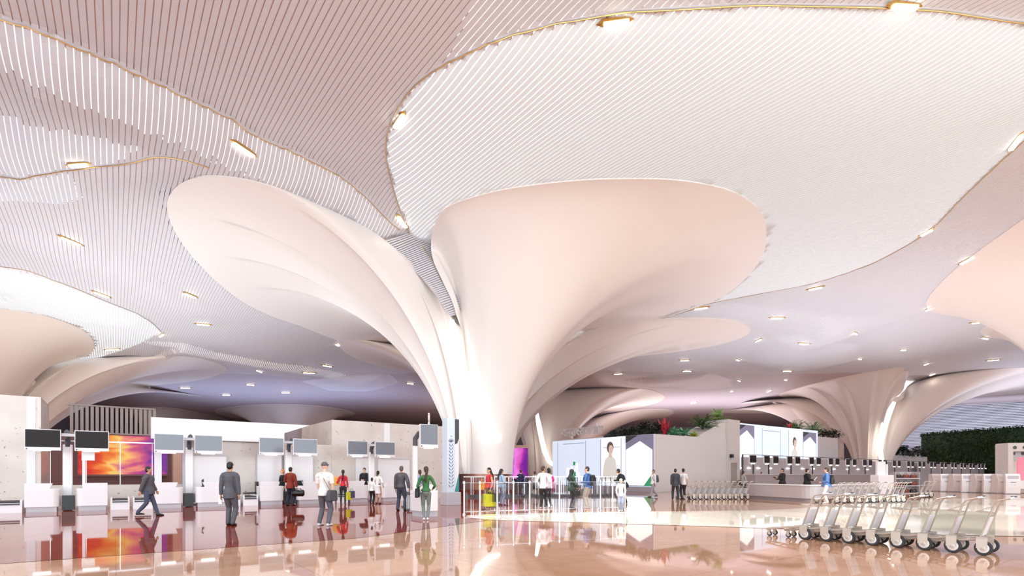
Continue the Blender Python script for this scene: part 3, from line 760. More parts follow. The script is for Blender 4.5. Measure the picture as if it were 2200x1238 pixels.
dn = ['white check-in desk at the far left, under the first black monitor','white check-in desk under the second black monitor','white check-in desk behind the walking figure in grey','white check-in desk just left of the man in the grey suit','white check-in desk left of the man in the red jacket','white check-in desk just left of the man in the white t-shirt','white check-in desk in front of the clerk in the black suit','white check-in desk behind the man in the grey jacket']
for (a, b_, fp), lb in zip(desks, dn):
    u0, u1 = u_at(a,nD), u_at(b_,nD)
    t = empty('check_in_desk', un(u0,nD), ANG, lb, 'check-in desk', 'white check-in desks of the left island')
    desk_parts(t, u1-u0, fp)
pd = fl(905,1112); ud9, nd9 = to_un(pd.x, pd.y)
t = empty('check_in_desk', un(ud9,nd9), ANG, 'white check-in desk standing forward beside the woman in the green top', 'check-in desk', 'white check-in desks of the left island')
desk_parts(t, u_at(946,nd9)-ud9, False)
# black cabinets in the gaps and baggage belts
for a, b_, lb in [(129,161,'black cabinet between the two desks at the far left'),(395,420,'black cabinet between the third and fourth check-in desks'),(612,639,'black cabinet behind the man in the red jacket')]:
    u0 = u_at(a,nD)+.03; w_ = u_at(b_,nD)-u0-.03
    t = empty('cabinet', un(u0,nD+.3), ANG, lb, 'cabinet', 'black cabinets between the desks')
    MB().box(0,w_,0,.5,.04,.62).build('body', M['black'], t); MB().box(.02,w_-.02,-.015,0,.1,.58).build('door', M['black'], t)
belts = [(-20,50,'baggage belt at the left edge of the picture'),(236,281,'baggage belt right of the second check-in desk'),(284,331,'baggage belt left of the walking figure in grey'),(494,519,'baggage belt beside the man in the grey suit'),(522,557,'baggage belt in front of the dark belt cover, left of the fifth desk'),(696,722,'baggage belt behind the man with the shoulder bag'),(724,750,'baggage belt behind the woman in the red top'),(860,902,'baggage belt beyond the grey suitcase')]
for a, b_, lb in belts:
    u0 = u_at(a,nD)+.02; w_ = u_at(b_,nD)-u0-.04
    t = empty('baggage_belt', un(u0,nD+.05), ANG, lb, 'baggage belt', 'baggage belts between the desks')
    MB().box(0,w_,0,1.6,0,.38).box(0,.06,0,1.6,.38,.5).box(w_-.06,w_,0,1.6,.38,.5).build('housing', M['white_lacquer'], t)
    MB().box(.07,w_-.07,.04,1.56,.38,.43).build('belt', M['rubber'], t)
    MB().box(.06,w_-.06,-.02,.0,.3,.36).build('bumper', M['dark_grey'], t)
# monitors and their stands
def monitor(loc, rz, w, h, scr, label, group, parent=None):
    t = empty('display_monitor', loc, rz, label, 'monitor', group)
    f = .035*w/1.4
    MB().box(0,w,0,.09,.1,h).build('housing', M['bezel'], t)
    MB().box(f,w-f,-.012,0,.1+f,h-f).build('screen', M[scr], t)
    MB().box(0,w,-.01,.1,0,.1).build('lower_bar', M['bezel'], t)
    MB().box(w*.24,w*.72,-.03,.07,-.03,.03).build('lamp_strip', M['lamp_white'], t)
    MB().lathe([(.022,0),(.022,.02)], (w*.06,-.03,.05), 'y', 10).build('speaker_dot', M['black'], t)
    return t
nM = nD+.35
mons = [(52,131),(160,234),(331,395),(418,478),(557,610),(630,682),(747,790),(806,849),(903,941)]
mn = ['large monitor with black screen hung at the far left','large monitor with black screen, second from the left','grey-screened monitor under the left end of the white fascia','grey-screened monitor above the fourth desk, left of the suited man','grey-screened monitor above the blond clerk','grey-screened monitor between the red-jacketed man and the man in white','grey-screened monitor above the clerk in the black suit, left of its pair','grey-screened monitor right of its pair above the man in the grey jacket','single small grey monitor at the right end of the check-in row']
for i, ((a, b_), lb) in enumerate(zip(mons, mn)):
    n_ = nM if i < 8 else nd9+.5
    u0 = u_at(a,n_); monitor(un(u0,n_,2.42), ANG, u_at(b_,n_)-u0, .83, 'screen_dark' if i < 2 else 'screen_reflected_grey', lb, 'monitors over the left check-in row')
sn = ['monitor stand with dark arched neck between the two black monitors','monitor stand with dark arched neck under the white fascia','monitor stand between the third pair of monitors, by the blond clerk','monitor stand between the fourth pair of monitors, by the clerk in black']
for (i, j), lb in zip([(0,1),(2,3),(4,5),(6,7)], sn):
    n_ = nM+.14; u0 = u_at((mons[i][1]+mons[j][0])/2, n_+.6)
    t = empty('monitor_stand', un(u0,n_), ANG, lb, 'monitor stand', 'stands of the left check-in monitors')
    MB().box(-.16,.16,.5,.7,0,2.7).build('post', M['white_lacquer'], t, bevel=.04)
    arc = [(0,.35-.0*k,2.7+.35*math.sin(q)) for k, q in enumerate(np.linspace(0,math.pi/2,5))]
    arc = [(0,.6,2.6),(0,.6,2.85),(0,.52,3.02),(0,.36,3.1),(0,.06,3.12)]
    MB().tube(arc, [(.17,.1)]*5, 8).build('neck', M['dark_grey'], t)
    a, b_ = u_at(mons[i][0],n_)-u0, u_at(mons[j][1],n_)-u0
    MB().box(a+.3,b_-.3,-.04,.04,3.0,3.12).build('crossbar', M['soft_grey'], t)
u0 = u_at(892,nd9+1.05)
t = empty('monitor_stand', un(u0,nd9+.6), ANG, 'single white monitor stand with a dark curved neck, right end of the row', 'monitor stand', 'stands of the left check-in monitors')
MB().box(-.08,.08,.4,.55,0,2.55).build('post', M['white_lacquer'], t, bevel=.03)
MB().tube([(0,.45,2.5),(.0,.45,2.75),(.12,.4,2.95),(.3,.25,3.04),(.5,.06,3.06)], [(.07,.1)]*5, 8).build('neck', M['dark_grey'], t)
# reader on a pole, small counter devices, dark belt cover
p = un(u_at(180,nD+.95), nD+.95)
t = empty('reader_post', p, ANG, 'slim white post with a square white sign box by the second desk', 'sign post')
MB().box(-.05,.05,0,.08,0,2.05).build('pole', M['white_lacquer'], t); MB().box(-.07,.36,-.04,.08,2.05,2.42).build('sign_box', M['white_matte'], t)
u0 = u_at(437,nD+.35)
t = empty('scanner', un(u0,nD+.5,.905), ANG, 'small black document scanner on the fourth check-in desk', 'scanner')
MB().box(-.06,.12,0,.14,0,.04).build('foot', M['black'], t); MB().prism([(-.02,.04),(.05,.04),(.03,.36),(-.05,.3)],.02,.12).build('head', M['black'], t)
t = empty('laptop', un(u_at(641,nD+.45),nD+.45,.9), ANG, 'black laptop on the desk beside the red-jacketed man', 'laptop')
MB().box(0,.4,0,.26,0,.02).build('keyboard', M['black'], t); MB().prism([(-.02,.02),(.38,.02),(.30,.26),(-.02,.26)],.26,.28).build('lid', M['black'], t)
u0 = u_at(551,nD+1.75)
t = empty('belt_cover', un(u0,nD+1.75), ANG, 'tall thin black panel beside the fifth check-in desk', 'panel')
MB().box(0,.1,0,.4,0,1.1).build('upright', M['black'], t); MB().box(-.55,0,0,.4,.5,.56).build('flap', M['black'], t)
# decorated pylon
pt = fl(973,1086); u0, n0 = to_un(pt.x, pt.y)
mat('ornament', (96,104,128), .5)
mat('pale_blue', (214,226,240), .35)
mat('teal', (60,150,150), .4)
py_ = empty('pylon', un(u0-.3,n0), ANG, 'white pylon with a black leaf ornament at the end of the check-in row', 'pylon')
MB().box(-.06,.72,-.06,.6,0,.62).build('base', M['soft_grey'], py_, bevel=.02)
MB().box(0,.42,0,.5,.62,4.15).build('body', M['pale_blue'], py_, bevel=.02)
MB().box(.42,.66,.06,.5,.62,4.1).build('side_panel', M['white_lacquer'], py_)
MB().prism([(.43,4.1),(.665,4.1),(.665,3.2),(.56,2.95),(.43,2.9)], .04, .06).build('dark_corner', M['dark_grey'], py_)
MB().prism([(.43,.64),(.66,.64),(.66,1.5),(.58,1.2)], .04, .06).build('teal_corner', M['teal'], py_)
b = MB()
def leaf2(b, x, z, a, l, w_):
    c, s = math.cos(a), math.sin(a); pts = []
    for t_ in np.linspace(0,1,7): pts.append((t_*l, w_*math.sin(math.pi*t_)))
    for t_ in np.linspace(1,0,7)[1:-1]: pts.append((t_*l, -w_*math.sin(math.pi*t_)*.2))
    b.prism([(x+p_[0]*c-p_[1]*s, z+p_[0]*s+p_[1]*c) for p_ in pts][::-1], -.012, 0)
for k in range(13):
    z = .85+k*.16; sp = .15*(1-abs(k-3)/22)
    for s_ in (-1,1):
        leaf2(b, .21+s_*.015, z, math.pi/2-s_*(.75-.02*k), .19, .028)
for k in range(5): leaf2(b, .21, 2.98, math.pi/2+(k-2)*.5, .2, .03)
b.lathe([(.025,-.012),(.025,0)], (.21,0,3.28), 'y', 8)
b.build('ornament', M['ornament'], py_)
# letters of the hall sign
def letters(text, loc, rz, size, m, label, depth=.06, name='hall_sign'):
    c = bpy.data.curves.new('sign_text', 'FONT'); c.body = text; c.size = size; c.extrude = depth; c.bevel_depth = 0; c.offset = .018
    o = bpy.data.objects.new('tmp', c); COL.objects.link(o)
    dg = bpy.context.evaluated_depsgraph_get(); me = bpy.data.meshes.new_from_object(o.evaluated_get(dg)); bpy.data.objects.remove(o)
    me.transform(Matrix.Rotation(R(90), 4, 'X'))
    o = mesh_obj(name, me, m); o.location = loc; o.rotation_euler = (0,0,rz)
    return o
mat('sign_metal', (196,176,168), .3, metal=.5)
mat('letter_white', (236,232,230), .4)
HINDI = '\u0905\u0928\u094d\u0924\u0930\u0930\u093e\u091c\u092f\u0940\u092f'
def sign(text, start, rz, size, m, label, fit=None):
    t = empty('hall_sign', start, rz, label, 'sign')
    o = letters(text, (0,0,0), 0, size, m, '', name='lettering'); o.parent = t; o.location = (0,0,0)
    if fit:
        xs = [v.co.x for v in o.data.vertices]; zs = [v.co.z for v in o.data.vertices]
        wd, hh = max(xs)-min(xs), max(zs)-min(zs)
        sx, sz = fit[0]/wd, fit[1]/hh; zmin = min(zs); xmin = min(xs)
        for v in o.data.vertices: v.co.x = (v.co.x-xmin)*sx; v.co.z = (v.co.z-zmin)*sz+.06
        w_ = fit[0]
    else: w_ = size*len(text)*.5
    MB().box(0,w_,-.05,.05,0,.07).build('base_rail', m, t)
    return t
ss = un(u_at(926,WN), WN+.3, 4.5)
t_ = sign(HINDI, ss, ANG+R(62), 1, M['letter_white'], 'pale metal letters seen almost edge on, on the stone wall beside the pylon', fit=(3.6,1.0))
# ------------------------------------------------------------------ middle: barriers, advertising walls, plants
def local_box(root, name, m, *dims, bevel=0.0): return MB().box(*dims).build(name, m, root, bevel=bevel)
posts = [(997,1107),(1031,1105.5),(1068,1104),(1103,1103),(1138,1102),(1202,1099.5),(1290,1096.5),(1316,1096),(1343,1095.5)]
pn = ['first barrier bay at the left end, beside the pylon','glass barrier bay behind the woman with yellow bags','glass barrier bay just right of the woman with yellow bags','glass barrier bay in front of the man in navy','glass barrier bay in front of the couple in white and pink','long glass barrier bay in front of the woman in the headscarf','glass barrier bay left of the small child','last short glass barrier bay, by the small child']
for i in range(len(posts)):
    p = fl(*posts[i])
    if i < len(posts)-1:
        q = fl(*posts[i+1]); d = q-p; L = d.length; a = math.atan2(d.y, d.x)
        t = empty('glass_barrier', p, a, pn[i], 'barrier', 'front row of glass barriers')
        MB().box(.05, L-.05, -.008, .008, .12, 1.16).build('pane', M['glass'], t)
        MB().box(.04, L-.04, -.008, .008, 1.16, 1.172).build('top_rail', M['steel'], t)
        MB().box(.04, L-.04, -.01, .01, .1, .12).build('bottom_rail', M['steel'], t)
    else: t = empty('barrier_post', p, 0, 'end post of the glass barriers, beside the small child', 'barrier post')
    MB().lathe([(.026,0),(.026,1.24)], seg=12).build('post', M['white_lacquer'], t)
    MB().lathe([(.065,0),(.065,.04),(.04,.07)], seg=14).build('foot', M['steel'], t)
    MB().lathe([(.028,1.1),(.05,1.12),(.05,1.2),(.028,1.24)], seg=14).build('cap', M['steel'], t)
# rear balustrade
p, q = fl(996,1069), fl(1342,1066); d = q-p; L = d.length; a = math.atan2(d.y, d.x)
t = empty('balustrade', p, a, 'long rear balustrade of thin steel bars behind the queue', 'railing')
MB().box(0, L, -.03, .03, 1.28, 1.33).build('handrail', M['steel'], t); MB().box(0, L, -.05, .05, 0.0, .16).build('kerb', M['dark_grey'], t)
rnd = random.Random(3); k = 0.0
while k < L:
    MB().box(k, k+.045, -.02, .02, .16, 1.28).build('bar', M['dark_grey'] if rnd.random() < .45 else M['steel'], t); k += rnd.choice((.13,.16,.24,.3))
# magenta screen behind the column
mural_mat('magenta_picture', [(0,(110,50,170)),(1,(120,40,150)),(.3,(170,70,200)),(.5,(236,130,220)),(.7,(220,90,190)),(.85,(160,50,160))], (0,.9,.3), (2,1,2), .95)
p = at(1086,1019,46); p.z = 0
t = empty('magenta_screen', p, R(-3), 'tall purple and magenta screen standing behind the central column', 'screen')
MB().box(0,1.9,0,.12,1.1,3.7).build('picture', M['magenta_picture'], t); MB().box(-.06,2.0,.02,.4,0,1.08).build('base', M['black'], t); MB().box(-.1,2.0,.02,.3,3.7,3.95).build('top_beam', M['peach_wall'], t)
p = at(1092,1019,40); p.z = 0
t = empty('sign_pillar', p, 0, 'slim pinkish pillar with a small sign box in front of the magenta screen', 'sign post')
MB().box(-.2,.12,0,.2,0,2.1).build('pillar', M['peach_wall'], t); MB().box(.0,.34,-.02,.18,2.1,2.45).build('sign_box', M['white_matte'], t)

# advertising block: corner nearest at pixel column 1405
mat('ad_white', (240,242,246), .35, emit=(240,244,250), es=.62)
mat('ad_blue', (216,228,244), .35, emit=(214,228,246), es=.6)
mat('ad_line', (170,184,206), .4, emit=(170,184,206), es=.3)
mat('ad_lilac', (140,138,166), .4, emit=(140,138,166), es=.25)
mat('ad_green', (60,160,110), .4, emit=(60,160,110), es=.4)
mat('ad_skin', (226,200,184), .5, emit=(226,200,184), es=.4)
mat('ad_hair', (120,104,100), .5, emit=(120,104,100), es=.2)
mat('ad_dress', (226,226,218), .5, emit=(226,226,218), es=.4)
emission('ad_glow', (255,255,255), 1.25)
mat('stone_white', (222,218,218), .35, var=.03, scale=.7)
cor = fl(1405,1057); uA, nA_ = to_un(cor.x, cor.y)
def poly(b, pts, y0, y1, flip=False): b.prism(pts if flip else pts[::-1], y0, y1)
def ellp(cx, cz, rx, rz, n=18): return [(cx+rx*math.cos(t), cz+rz*math.sin(t)) for t in np.linspace(0, 2*math.pi, n, endpoint=False)]
def ad_woman(t, x, z0, h):
    """printed portrait: gown, neck, face, bun, features, thin relief layers"""
    s = h/1.75
    MB().prism([(x+a*s, z0+c*s) for a, c in [(-.5,0),(-.46,.55),(-.34,.95),(-.1,1.12),(.08,1.12),(.3,.95),(.42,.5),(.46,0)]], -.03, -.01).build('gown', M['ad_dress'], t)
    MB().prism([(x+a*s, z0+c*s) for a, c in [(-.12,1.05),(.1,1.05),(.09,1.3),(-.08,1.3)]], -.035, -.02).build('neck', M['ad_skin'], t)
    MB().prism([(x+a*s, z0+c*s) for a, c in ellp(-.02,1.52,.21,.27)], -.04, -.02).build('hair', M['ad_hair'], t)
    MB().prism([(x+a*s, z0+c*s) for a, c in ellp(.03,1.42,.14,.21)], -.05, -.03).build('face', M['ad_skin'], t)
    b = MB()
    for dx in (-.05,.09): b.prism([(x+a*s, z0+c*s) for a, c in ellp(.03+dx,1.45,.025,.012,8)], -.055, -.045)
    b.prism([(x+a*s, z0+c*s) for a, c in ellp(.06,1.31,.035,.012,8)], -.055, -.045)
    b.build('eyes_and_lips', M['ad_hair'], t)
def arch_panel(t, x0, x1, z0, z1, name='arch_picture'):
    w_ = x1-x0
    MB().box(x0, x1, -.03, -.005, z0, z1).build('lilac_ground', M['ad_lilac'], t)
    zz = z1-.12*(z1-z0)
    MB().prism([(x0+.04,z0+.05),(x0+w_*.72,z0+.05),(x1-.12,z0+(z1-z0)*.22),(x1-.12,z0+(z1-z0)*.70),(x0+w_*.52,zz),(x0+.04,z0+(z1-z0)*.72)], -.05, -.03).build('white_arch', M['ad_glow'], t)
    MB().prism([(x0+w_*.66,z0+.02),(x1-.02,z0+.02),(x1-.02,z0+(z1-z0)*.27)], -.06, -.04).build('green_corner', M['ad_green'], t)
    MB().prism([(x0,z1-.14*(z1-z0)),(x0+w_*.45,z1),(x0,z1)], -.06, -.04).build('dark_corner', M['dark_grey'], t)
# left face runs back along n: local x from the far end to the corner
far_n = 13.0
t = empty('advertising_wall', un(uA, nA_+far_n), ANG-R(90), 'bright pale blue backlit advertising wall with a portrait of a woman with a hair bun', 'advertising wall')
MB().box(0, far_n, 0, .2, .42, 4.85).build('light_panel', M['ad_blue'], t)
MB().box(-.1, far_n, .2, 4.0, 0, 4.8).build('wall_body', M['stone_white'], t)
MB().box(-.1, far_n, -.25, .2, 0, .4).build('base_step', M['soft_grey'], t)
fx = lambda px: (lambda r: r)(far_n-((lambda a: (uA*(NY*0+1) and ((a*(uA*UY)-(uA*UX))/(NX-a*NY)))((px-1100)/F))-nA_))
def fxn(px):                                   # local x on the ad face for a pixel column
    a = (px-1100)/F; n = (a*uA*UY-uA*UX)/(NX-a*NY); return far_n-(n-nA_)
b = MB()
for q in (1198, 1258, 1290, 1334): b.box(fxn(q), fxn(q)+.07, -.02, 0, .5, 4.7)
b.box(fxn(1210), fxn(1256), -.02, 0, 4.45, 4.52).box(fxn(1296), fxn(1332), -.02, 0, 3.9, 3.95)
b.build('door_lines', M['ad_line'], t)
MB().box(fxn(1292), fxn(1342), -.008, 0, .45, 4.8).build('pale_field', M['ad_white'], t)
ad_woman(t, fxn(1312), 1.0, 3.35)
b = MB()
for q, z0, z1 in [(1225,1.0,2.2),(1236,1.4,2.5),(1240,.9,1.6),(1217,1.2,2.1)]: b.box(fxn(q), fxn(q)+.35, -.03, -.01, z0, z1)
b.build('pale_blocks', M['ad_white'], t)
b = MB()
for q, z0, z1 in [(1232,2.35,2.7),(1233,1.0,1.7)]: b.box(fxn(q), fxn(q)+.3, -.035, -.012, z0, z1)
b.build('green_blocks', M['ad_green'], t)
arch_panel(t, fxn(1345), far_n-.02, .46, 4.84)
# right face of the same block, plain stone
Ls = 10.6
o = MB().box(0, Ls, 0, 6, 0, 4.85).build('wall_advert', M['stone_white'], None, un(uA+.02,nA_), ANG); tag(o, kind='structure')
p1 = un(uA+Ls, nA_-.2)
mat('pillar_stone', (214,208,204), .4, var=.03)
o = MB().box(0, 2.0, 0, 3.0, 0, 6.7).build('wall_pillar', M['pillar_stone'], None, p1, ANG); tag(o, kind='structure')
o = MB().prism([(-4.6,4.85),(0,4.85),(0,6.6)], .3, 2.6).build('wall_wedge', M['stone_white'], None, p1, ANG); tag(o, kind='structure')
t = empty('wall_speaker', un(uA+Ls+.25,nA_-.2,3.05), ANG, 'small black square box high on the stone pillar', 'speaker')
MB().box(0,.32,-.25,0,0,.32).build('cabinet', M['black'], t); MB().box(.03,.29,-.26,-.25,.03,.29).build('grille', M['dark_grey'], t)
d1 = empty('door_1', un(uA+Ls+.3,nA_-.2), ANG); tag(d1, kind='structure')
mat('door_grey', (164,158,152), .5)
MB().box(0,1.1,-.06,0,0,2.55).build('door_leaf', M['door_grey'], d1); MB().box(-.08,0,-.09,0,0,2.65).box(1.1,1.18,-.09,0,0,2.65).box(0,1.1,-.09,0,2.55,2.65).build('door_frame', M['pillar_stone'], d1)
# hindi sign standing on the advertising wall
st_ = un(uA, nA_+fxn(0)*0+far_n-fxn(1206), 4.88)
sign(HINDI, st_, ANG-R(90), 1, M['letter_white'], 'pale grey hindi letters standing on top of the pale blue advertising wall', fit=(fxn(1296)-fxn(1206), 1.35))

# second advertising block farther back
YB = 57.0; p = at(1586,1019,YB); uB, nB = to_un(p.x, p.y)
wB = u_at(1757,nB)-uB
t = empty('advertising_wall', un(uB,nB), ANG, 'smaller backlit advertising wall above the grey counters, two white arches and a woman', 'advertising wall')
MB().box(0, wB, 0, .2, 1.9, 6.9).build('light_panel', M['ad_blue'], t); MB().box(0, wB, .2, 3, 0, 6.8).build('wall_body', M['stone_white'], t); MB().box(0, wB, .05, .2, 0, 1.9).build('base', M['soft_grey'], t)
bx = lambda px: u_at(px,nB)-uB
arch_panel(t, 0.02, bx(1620), 1.95, 6.75); arch_panel(t, bx(1725), bx(1753), 1.95, 6.6)
MB().box(bx(1696), bx(1724), -.008, 0, 1.95, 6.8).build('pale_field', M['ad_white'], t)
b = MB()
for q in (1637, 1676, 1694): b.box(bx(q), bx(q)+.09, -.02, 0, 2, 6.6)
b.box(bx(1640), bx(1674), -.02, 0, 6.3, 6.37); b.build('door_lines', M['ad_line'], t)
ad_woman(t, bx(1707), 2.2, 3.6)
b = MB(); b.box(bx(1650), bx(1672), -.03, -.01, 3.0, 3.9).box(bx(1655), bx(1668), -.03, -.01, 2.2, 2.9); b.build('pale_blocks', M['ad_white'], t)
o = ubox('wall_advert_end', 1758, 1800, nB+.1, 3, 0, 6.2, M['stone_white'], kind='structure')

# ------------------------------------------------------------------ plants
mat('leaf_dark', (26,44,28), .5, var=.3, scale=8); mat('leaf_green', (66,110,48), .5, var=.3, scale=8); mat('leaf_light', (128,164,84), .5, var=.25, scale=8)
mat('leaf_mint', (110,170,130), .5, var=.25, scale=8); mat('leaf_red', (190,40,60), .5, var=.2, scale=8); mat('leaf_yellow', (180,180,70), .5, var=.2, scale=8)
def blade(b, base, d, L, w_, droop, mi=0, n=4):
    base = Vector(base); d = Vector(d).normalized(); side = d.cross(Vector((0,0,1)))
    side = side.normalized() if side.length > .05 else Vector((1,0,0)); rows = []
    for k in range(n+1):
        t_ = k/n; c = base+d*L*t_+Vector((0,0,-droop*L*t_*t_)); ww = w_*math.sin(math.pi*min(.97,.12+t_*.88))
        rows += [c-side*ww, c+Vector((0,0,ww*.5)), c+side*ww]
    fs = []
    for k in range(n):
        for q in range(2): a = k*3+q; fs.append((a,a+1,a+4,a+3))
    b.add(rows, fs, mi)
def shrub(name, loc, r, h, m, label, group, kind='bush', seed=1, stemmed=True):
    rg = random.Random(seed); t = empty(name, loc, 0, label, 'plant', group); b = MB()
    if kind == 'palm':                        # feathery fronds from one crown
        for k in range(30):
            a = rg.uniform(0, 2*math.pi); el = rg.uniform(.15, 1.35); d = Vector((math.cos(a)*math.cos(el), math.sin(a)*math.cos(el), math.sin(el))); L = h*rg.uniform(.75,1.1)
            for q in range(9):
                t_ = .15+.85*q/8; c = d*L*t_+Vector((0,0,-.35*L*t_*t_))
                for s_ in (-1,1):
                    sd = d.cross(Vector((0,0,1))).normalized()*s_
                    blade(b, c, sd+d*.8+Vector((0,0,-.1)), h*.32*(1.1-t_*.7), h*.022, .25, 0, 2)
    elif kind == 'rosette':
        for k in range(26):
            a = rg.uniform(0, 2*math.pi); el = rg.uniform(.2,1.4)
            blade(b, (0,0,h*.1), (math.cos(a)*math.cos(el), math.sin(a)*math.cos(el), math.sin(el)), h*rg.uniform(.7,1.0), h*.13, .3)
    elif kind == 'spike':
        for k in range(12):
            a = rg.uniform(0, 2*math.pi); el = rg.uniform(1.0,1.5)
            blade(b, (rg.uniform(-.1,.1)*r,rg.uniform(-.1,.1)*r,0), (math.cos(a)*math.cos(el), math.sin(a)*math.cos(el), math.sin(el)), h*rg.uniform(.7,1.0), h*.07, .05)
    else:
        for k in range(260):
            a = rg.uniform(0, 2*math.pi); el = rg.uniform(0,1.5); q = rg.uniform(.45,1)
            c = Vector((r*q*math.cos(a)*math.cos(el), r*q*math.sin(a)*math.cos(el), h*.12+h*.8*q*math.sin(el)))
            a2 = rg.uniform(0, 2*math.pi)
            blade(b, c, (math.cos(a2), math.sin(a2), rg.uniform(-.3,.9)), h*.3, h*.05, .3, 0, 2)
    b.build('foliage', m, t)
    MB().lathe([(r*.12,-.05),(r*.08,h*.45)], seg=8).build('stem', M['leaf_dark'], t)
    return t
def on_right(px, dn, z): n_ = nA_+dn; return un(u_at(px,n_), n_, z)
def on_left(px, inset, z):
    u_ = uA+inset; a = (px-1100)/F; n = (a*u_*UY-u_*UX)/(NX-a*NY); return un(u_, n, z)
pl = [('leaf_dark','bush',1322,.9,.8,'dark low shrub at the left end of the advertising wall roof'),('leaf_dark','bush',1342,.9,.95,'dark rounded shrub on the roof, second from the left end'),('leaf_dark','bush',1362,1.0,1.1,'dark shrub on the roof above the white arch picture'),('leaf_dark','bush',1388,1.0,1.35,'taller dark shrub on the roof just left of the wall corner')]
for i, (m_, kd, px, r_, h_, lb) in enumerate(pl): shrub('roof_shrub', on_left(px,.9,4.82), r_, h_, M[m_], lb, 'plants on the advertising wall roof', kd, 10+i)
pl = [('leaf_dark','bush',1412,1.6,1.0,1.35,'dark dense shrub at the corner of the advertising wall roof'),('leaf_red','spike',1427,1.0,.5,1.9,'red spiky plant on the stone wall roof'),('leaf_mint','rosette',1442,.9,.8,1.25,'pale mint rosette plant, left one on the stone wall roof'),('leaf_mint','rosette',1468,.9,.8,1.35,'pale mint rosette plant, right one on the stone wall roof'),('leaf_yellow','rosette',1491,.5,.6,.8,'yellowish leafy plant below the big bright palm'),('leaf_dark','bush',1452,1.8,.9,.8,'dark small shrub behind the two mint rosettes')]
for i, (m_, kd, px, dn, r_, h_, lb) in enumerate(pl): shrub('roof_shrub', on_right(px,dn,4.84), r_, h_, M[m_], lb, 'plants on the advertising wall roof', kd, 30+i)
def on_wedge(px, dn):
    q = on_right(px, dn, 0); u_, _ = to_un(q.x, q.y); q.z = 4.87+1.75*max(0, 1-(uA+Ls-u_)/4.6); return q
shrub('palm', on_wedge(1510,1.0), 1.0, 2.0, M['leaf_green'], 'large bright green feathery palm on the stone wall roof, left of its pair', 'palms on the stone wall', 'palm', 51)
shrub('palm', on_wedge(1543,1.4), 1.0, 1.5, M['leaf_light'], 'lighter yellow-green feathery palm beside the pillar, right of its pair', 'palms on the stone wall', 'palm', 52)
for i, (px, h_, lb) in enumerate([(1712,2.0,'green palm on top of the smaller advertising wall, left one'),(1745,2.2,'green palm on top of the smaller advertising wall, right one')]):
    shrub('palm', un(u_at(px,nB+1.4),nB+1.4,6.85), 1.0, h_, M['leaf_green'], lb, 'palms on the smaller advertising wall', 'palm', 60+i)
shrub('roof_shrub', un(u_at(1697,nB+.8),nB+.8,6.85), .5, 1.0, M['leaf_red'], 'small magenta plant on top of the smaller advertising wall', None, 'spike', 66)
for i, (px, h_, lb) in enumerate([(1768,1.3,'dark shrub at the right end of the smaller advertising wall'),(1790,1.5,'dark shrub beside the stem of the right column')]):
    shrub('roof_shrub', un(u_at(px,nB+1.2),nB+1.2,6.2), 1.2, h_, M['leaf_dark'], lb, 'dark shrubs beside the right column', 'bush', 70+i)
# white planter wall and its plants between the column and the green wall
p = at(1912,1019,88); u_, n_ = to_un(p.x,p.y)
o = ubox('wall_planter', 1902, 1992, n_, 1.5, 0, 4.6, M['stone_white'], kind='structure')
for i, px in enumerate((1926,1940,1955,1972)):
    shrub('planter_shrub', un(u_at(px,n_+.7),n_+.7,4.55), 1.5, 2.2, M['leaf_dark'], ['dark leafy plant on the white planter wall, nearest the right column','dark leafy plant on the white planter wall, second from the column','dark leafy plant on the white planter wall, third from the column','dark leafy plant on the white planter wall, next to the green wall'][i], 'plants on the white planter wall', 'bush' if i % 2 else 'palm', 80+i)
# living green wall
nt = mat('moss', (40,58,30), .8, var=.45, scale=1.1, bump=.6)
pa, pb = at(1979,1019,112), at(2260,1019,90); d = pb-pa; L = Vector((d.x,d.y,0)).length
t = empty('green_wall', (pa.x,pa.y,0), math.atan2(d.y,d.x), 'large dark green living wall of moss and leaves behind the kiosks', 'green wall')
MB().box(0,L,0,1.2,0,9.7).build('moss_panel', M['moss'], t)
rg = random.Random(5); b = MB()
for k in range(4600):
    x = rg.uniform(0,L); z = rg.uniform(.3,9.7) if k > 1100 else rg.uniform(9.4,9.95)
    a2 = rg.uniform(0,2*math.pi); blade(b, (x,-.03,z), (math.cos(a2)*.7,-.5,math.sin(a2)*.6+.3), rg.uniform(.25,.6), .09, .4, rg.choice((0,0,0,1)), 2)
o = b.build('leaf_cover', [M['leaf_dark'], M['leaf_green']], t); tag(o, kind='stuff')
b = MB()
for k in range(9):
    cx_, cz_, rr = rg.uniform(1,L-1), rg.uniform(3,8.5), rg.uniform(.8,1.5)
    for q in range(60):
        a2 = rg.uniform(0,6.28); r2 = rr*math.sqrt(rg.random()); blade(b, (cx_+r2*math.cos(a2),-.05,cz_+1.2*r2*math.sin(a2)), (rg.uniform(-.5,.5),-.6,rg.uniform(.1,.8)), .42, .13, .4, 0, 2)
mat('moss_light', (62,84,44), .7, var=.3, scale=6)
o = b.build('light_moss', M['moss_light'], t); tag(o, kind='stuff')
# louvred end wall of the hall behind it
p = at(1960,1019,130); q = at(2500,1019,106)
d = q-p; L = Vector((d.x,d.y,0)).length
t = empty('wall_louvred', (p.x,p.y,0), math.atan2(d.y,d.x)); tag(t, kind='structure')
MB().box(-6,L,.3,.6,0,17.5).build('backing', M['far_wall'], t)
b = MB(); k = 0
while k < 36: b.box(-6,L,.0,.25,5+k*.36,5.24+k*.36); k += 1
b.build('louver', M['louver'], t)
# ------------------------------------------------------------------ right check-in island
mat('counter_grey', (190,182,184), .3, var=.02)
mat('counter_dark', (150,140,144), .35)
mat('glass_wall_grey', (196,192,196), .25, var=.03, scale=.5)
p = at(1618,1019,49.5); uM, nR = to_un(p.x,p.y)
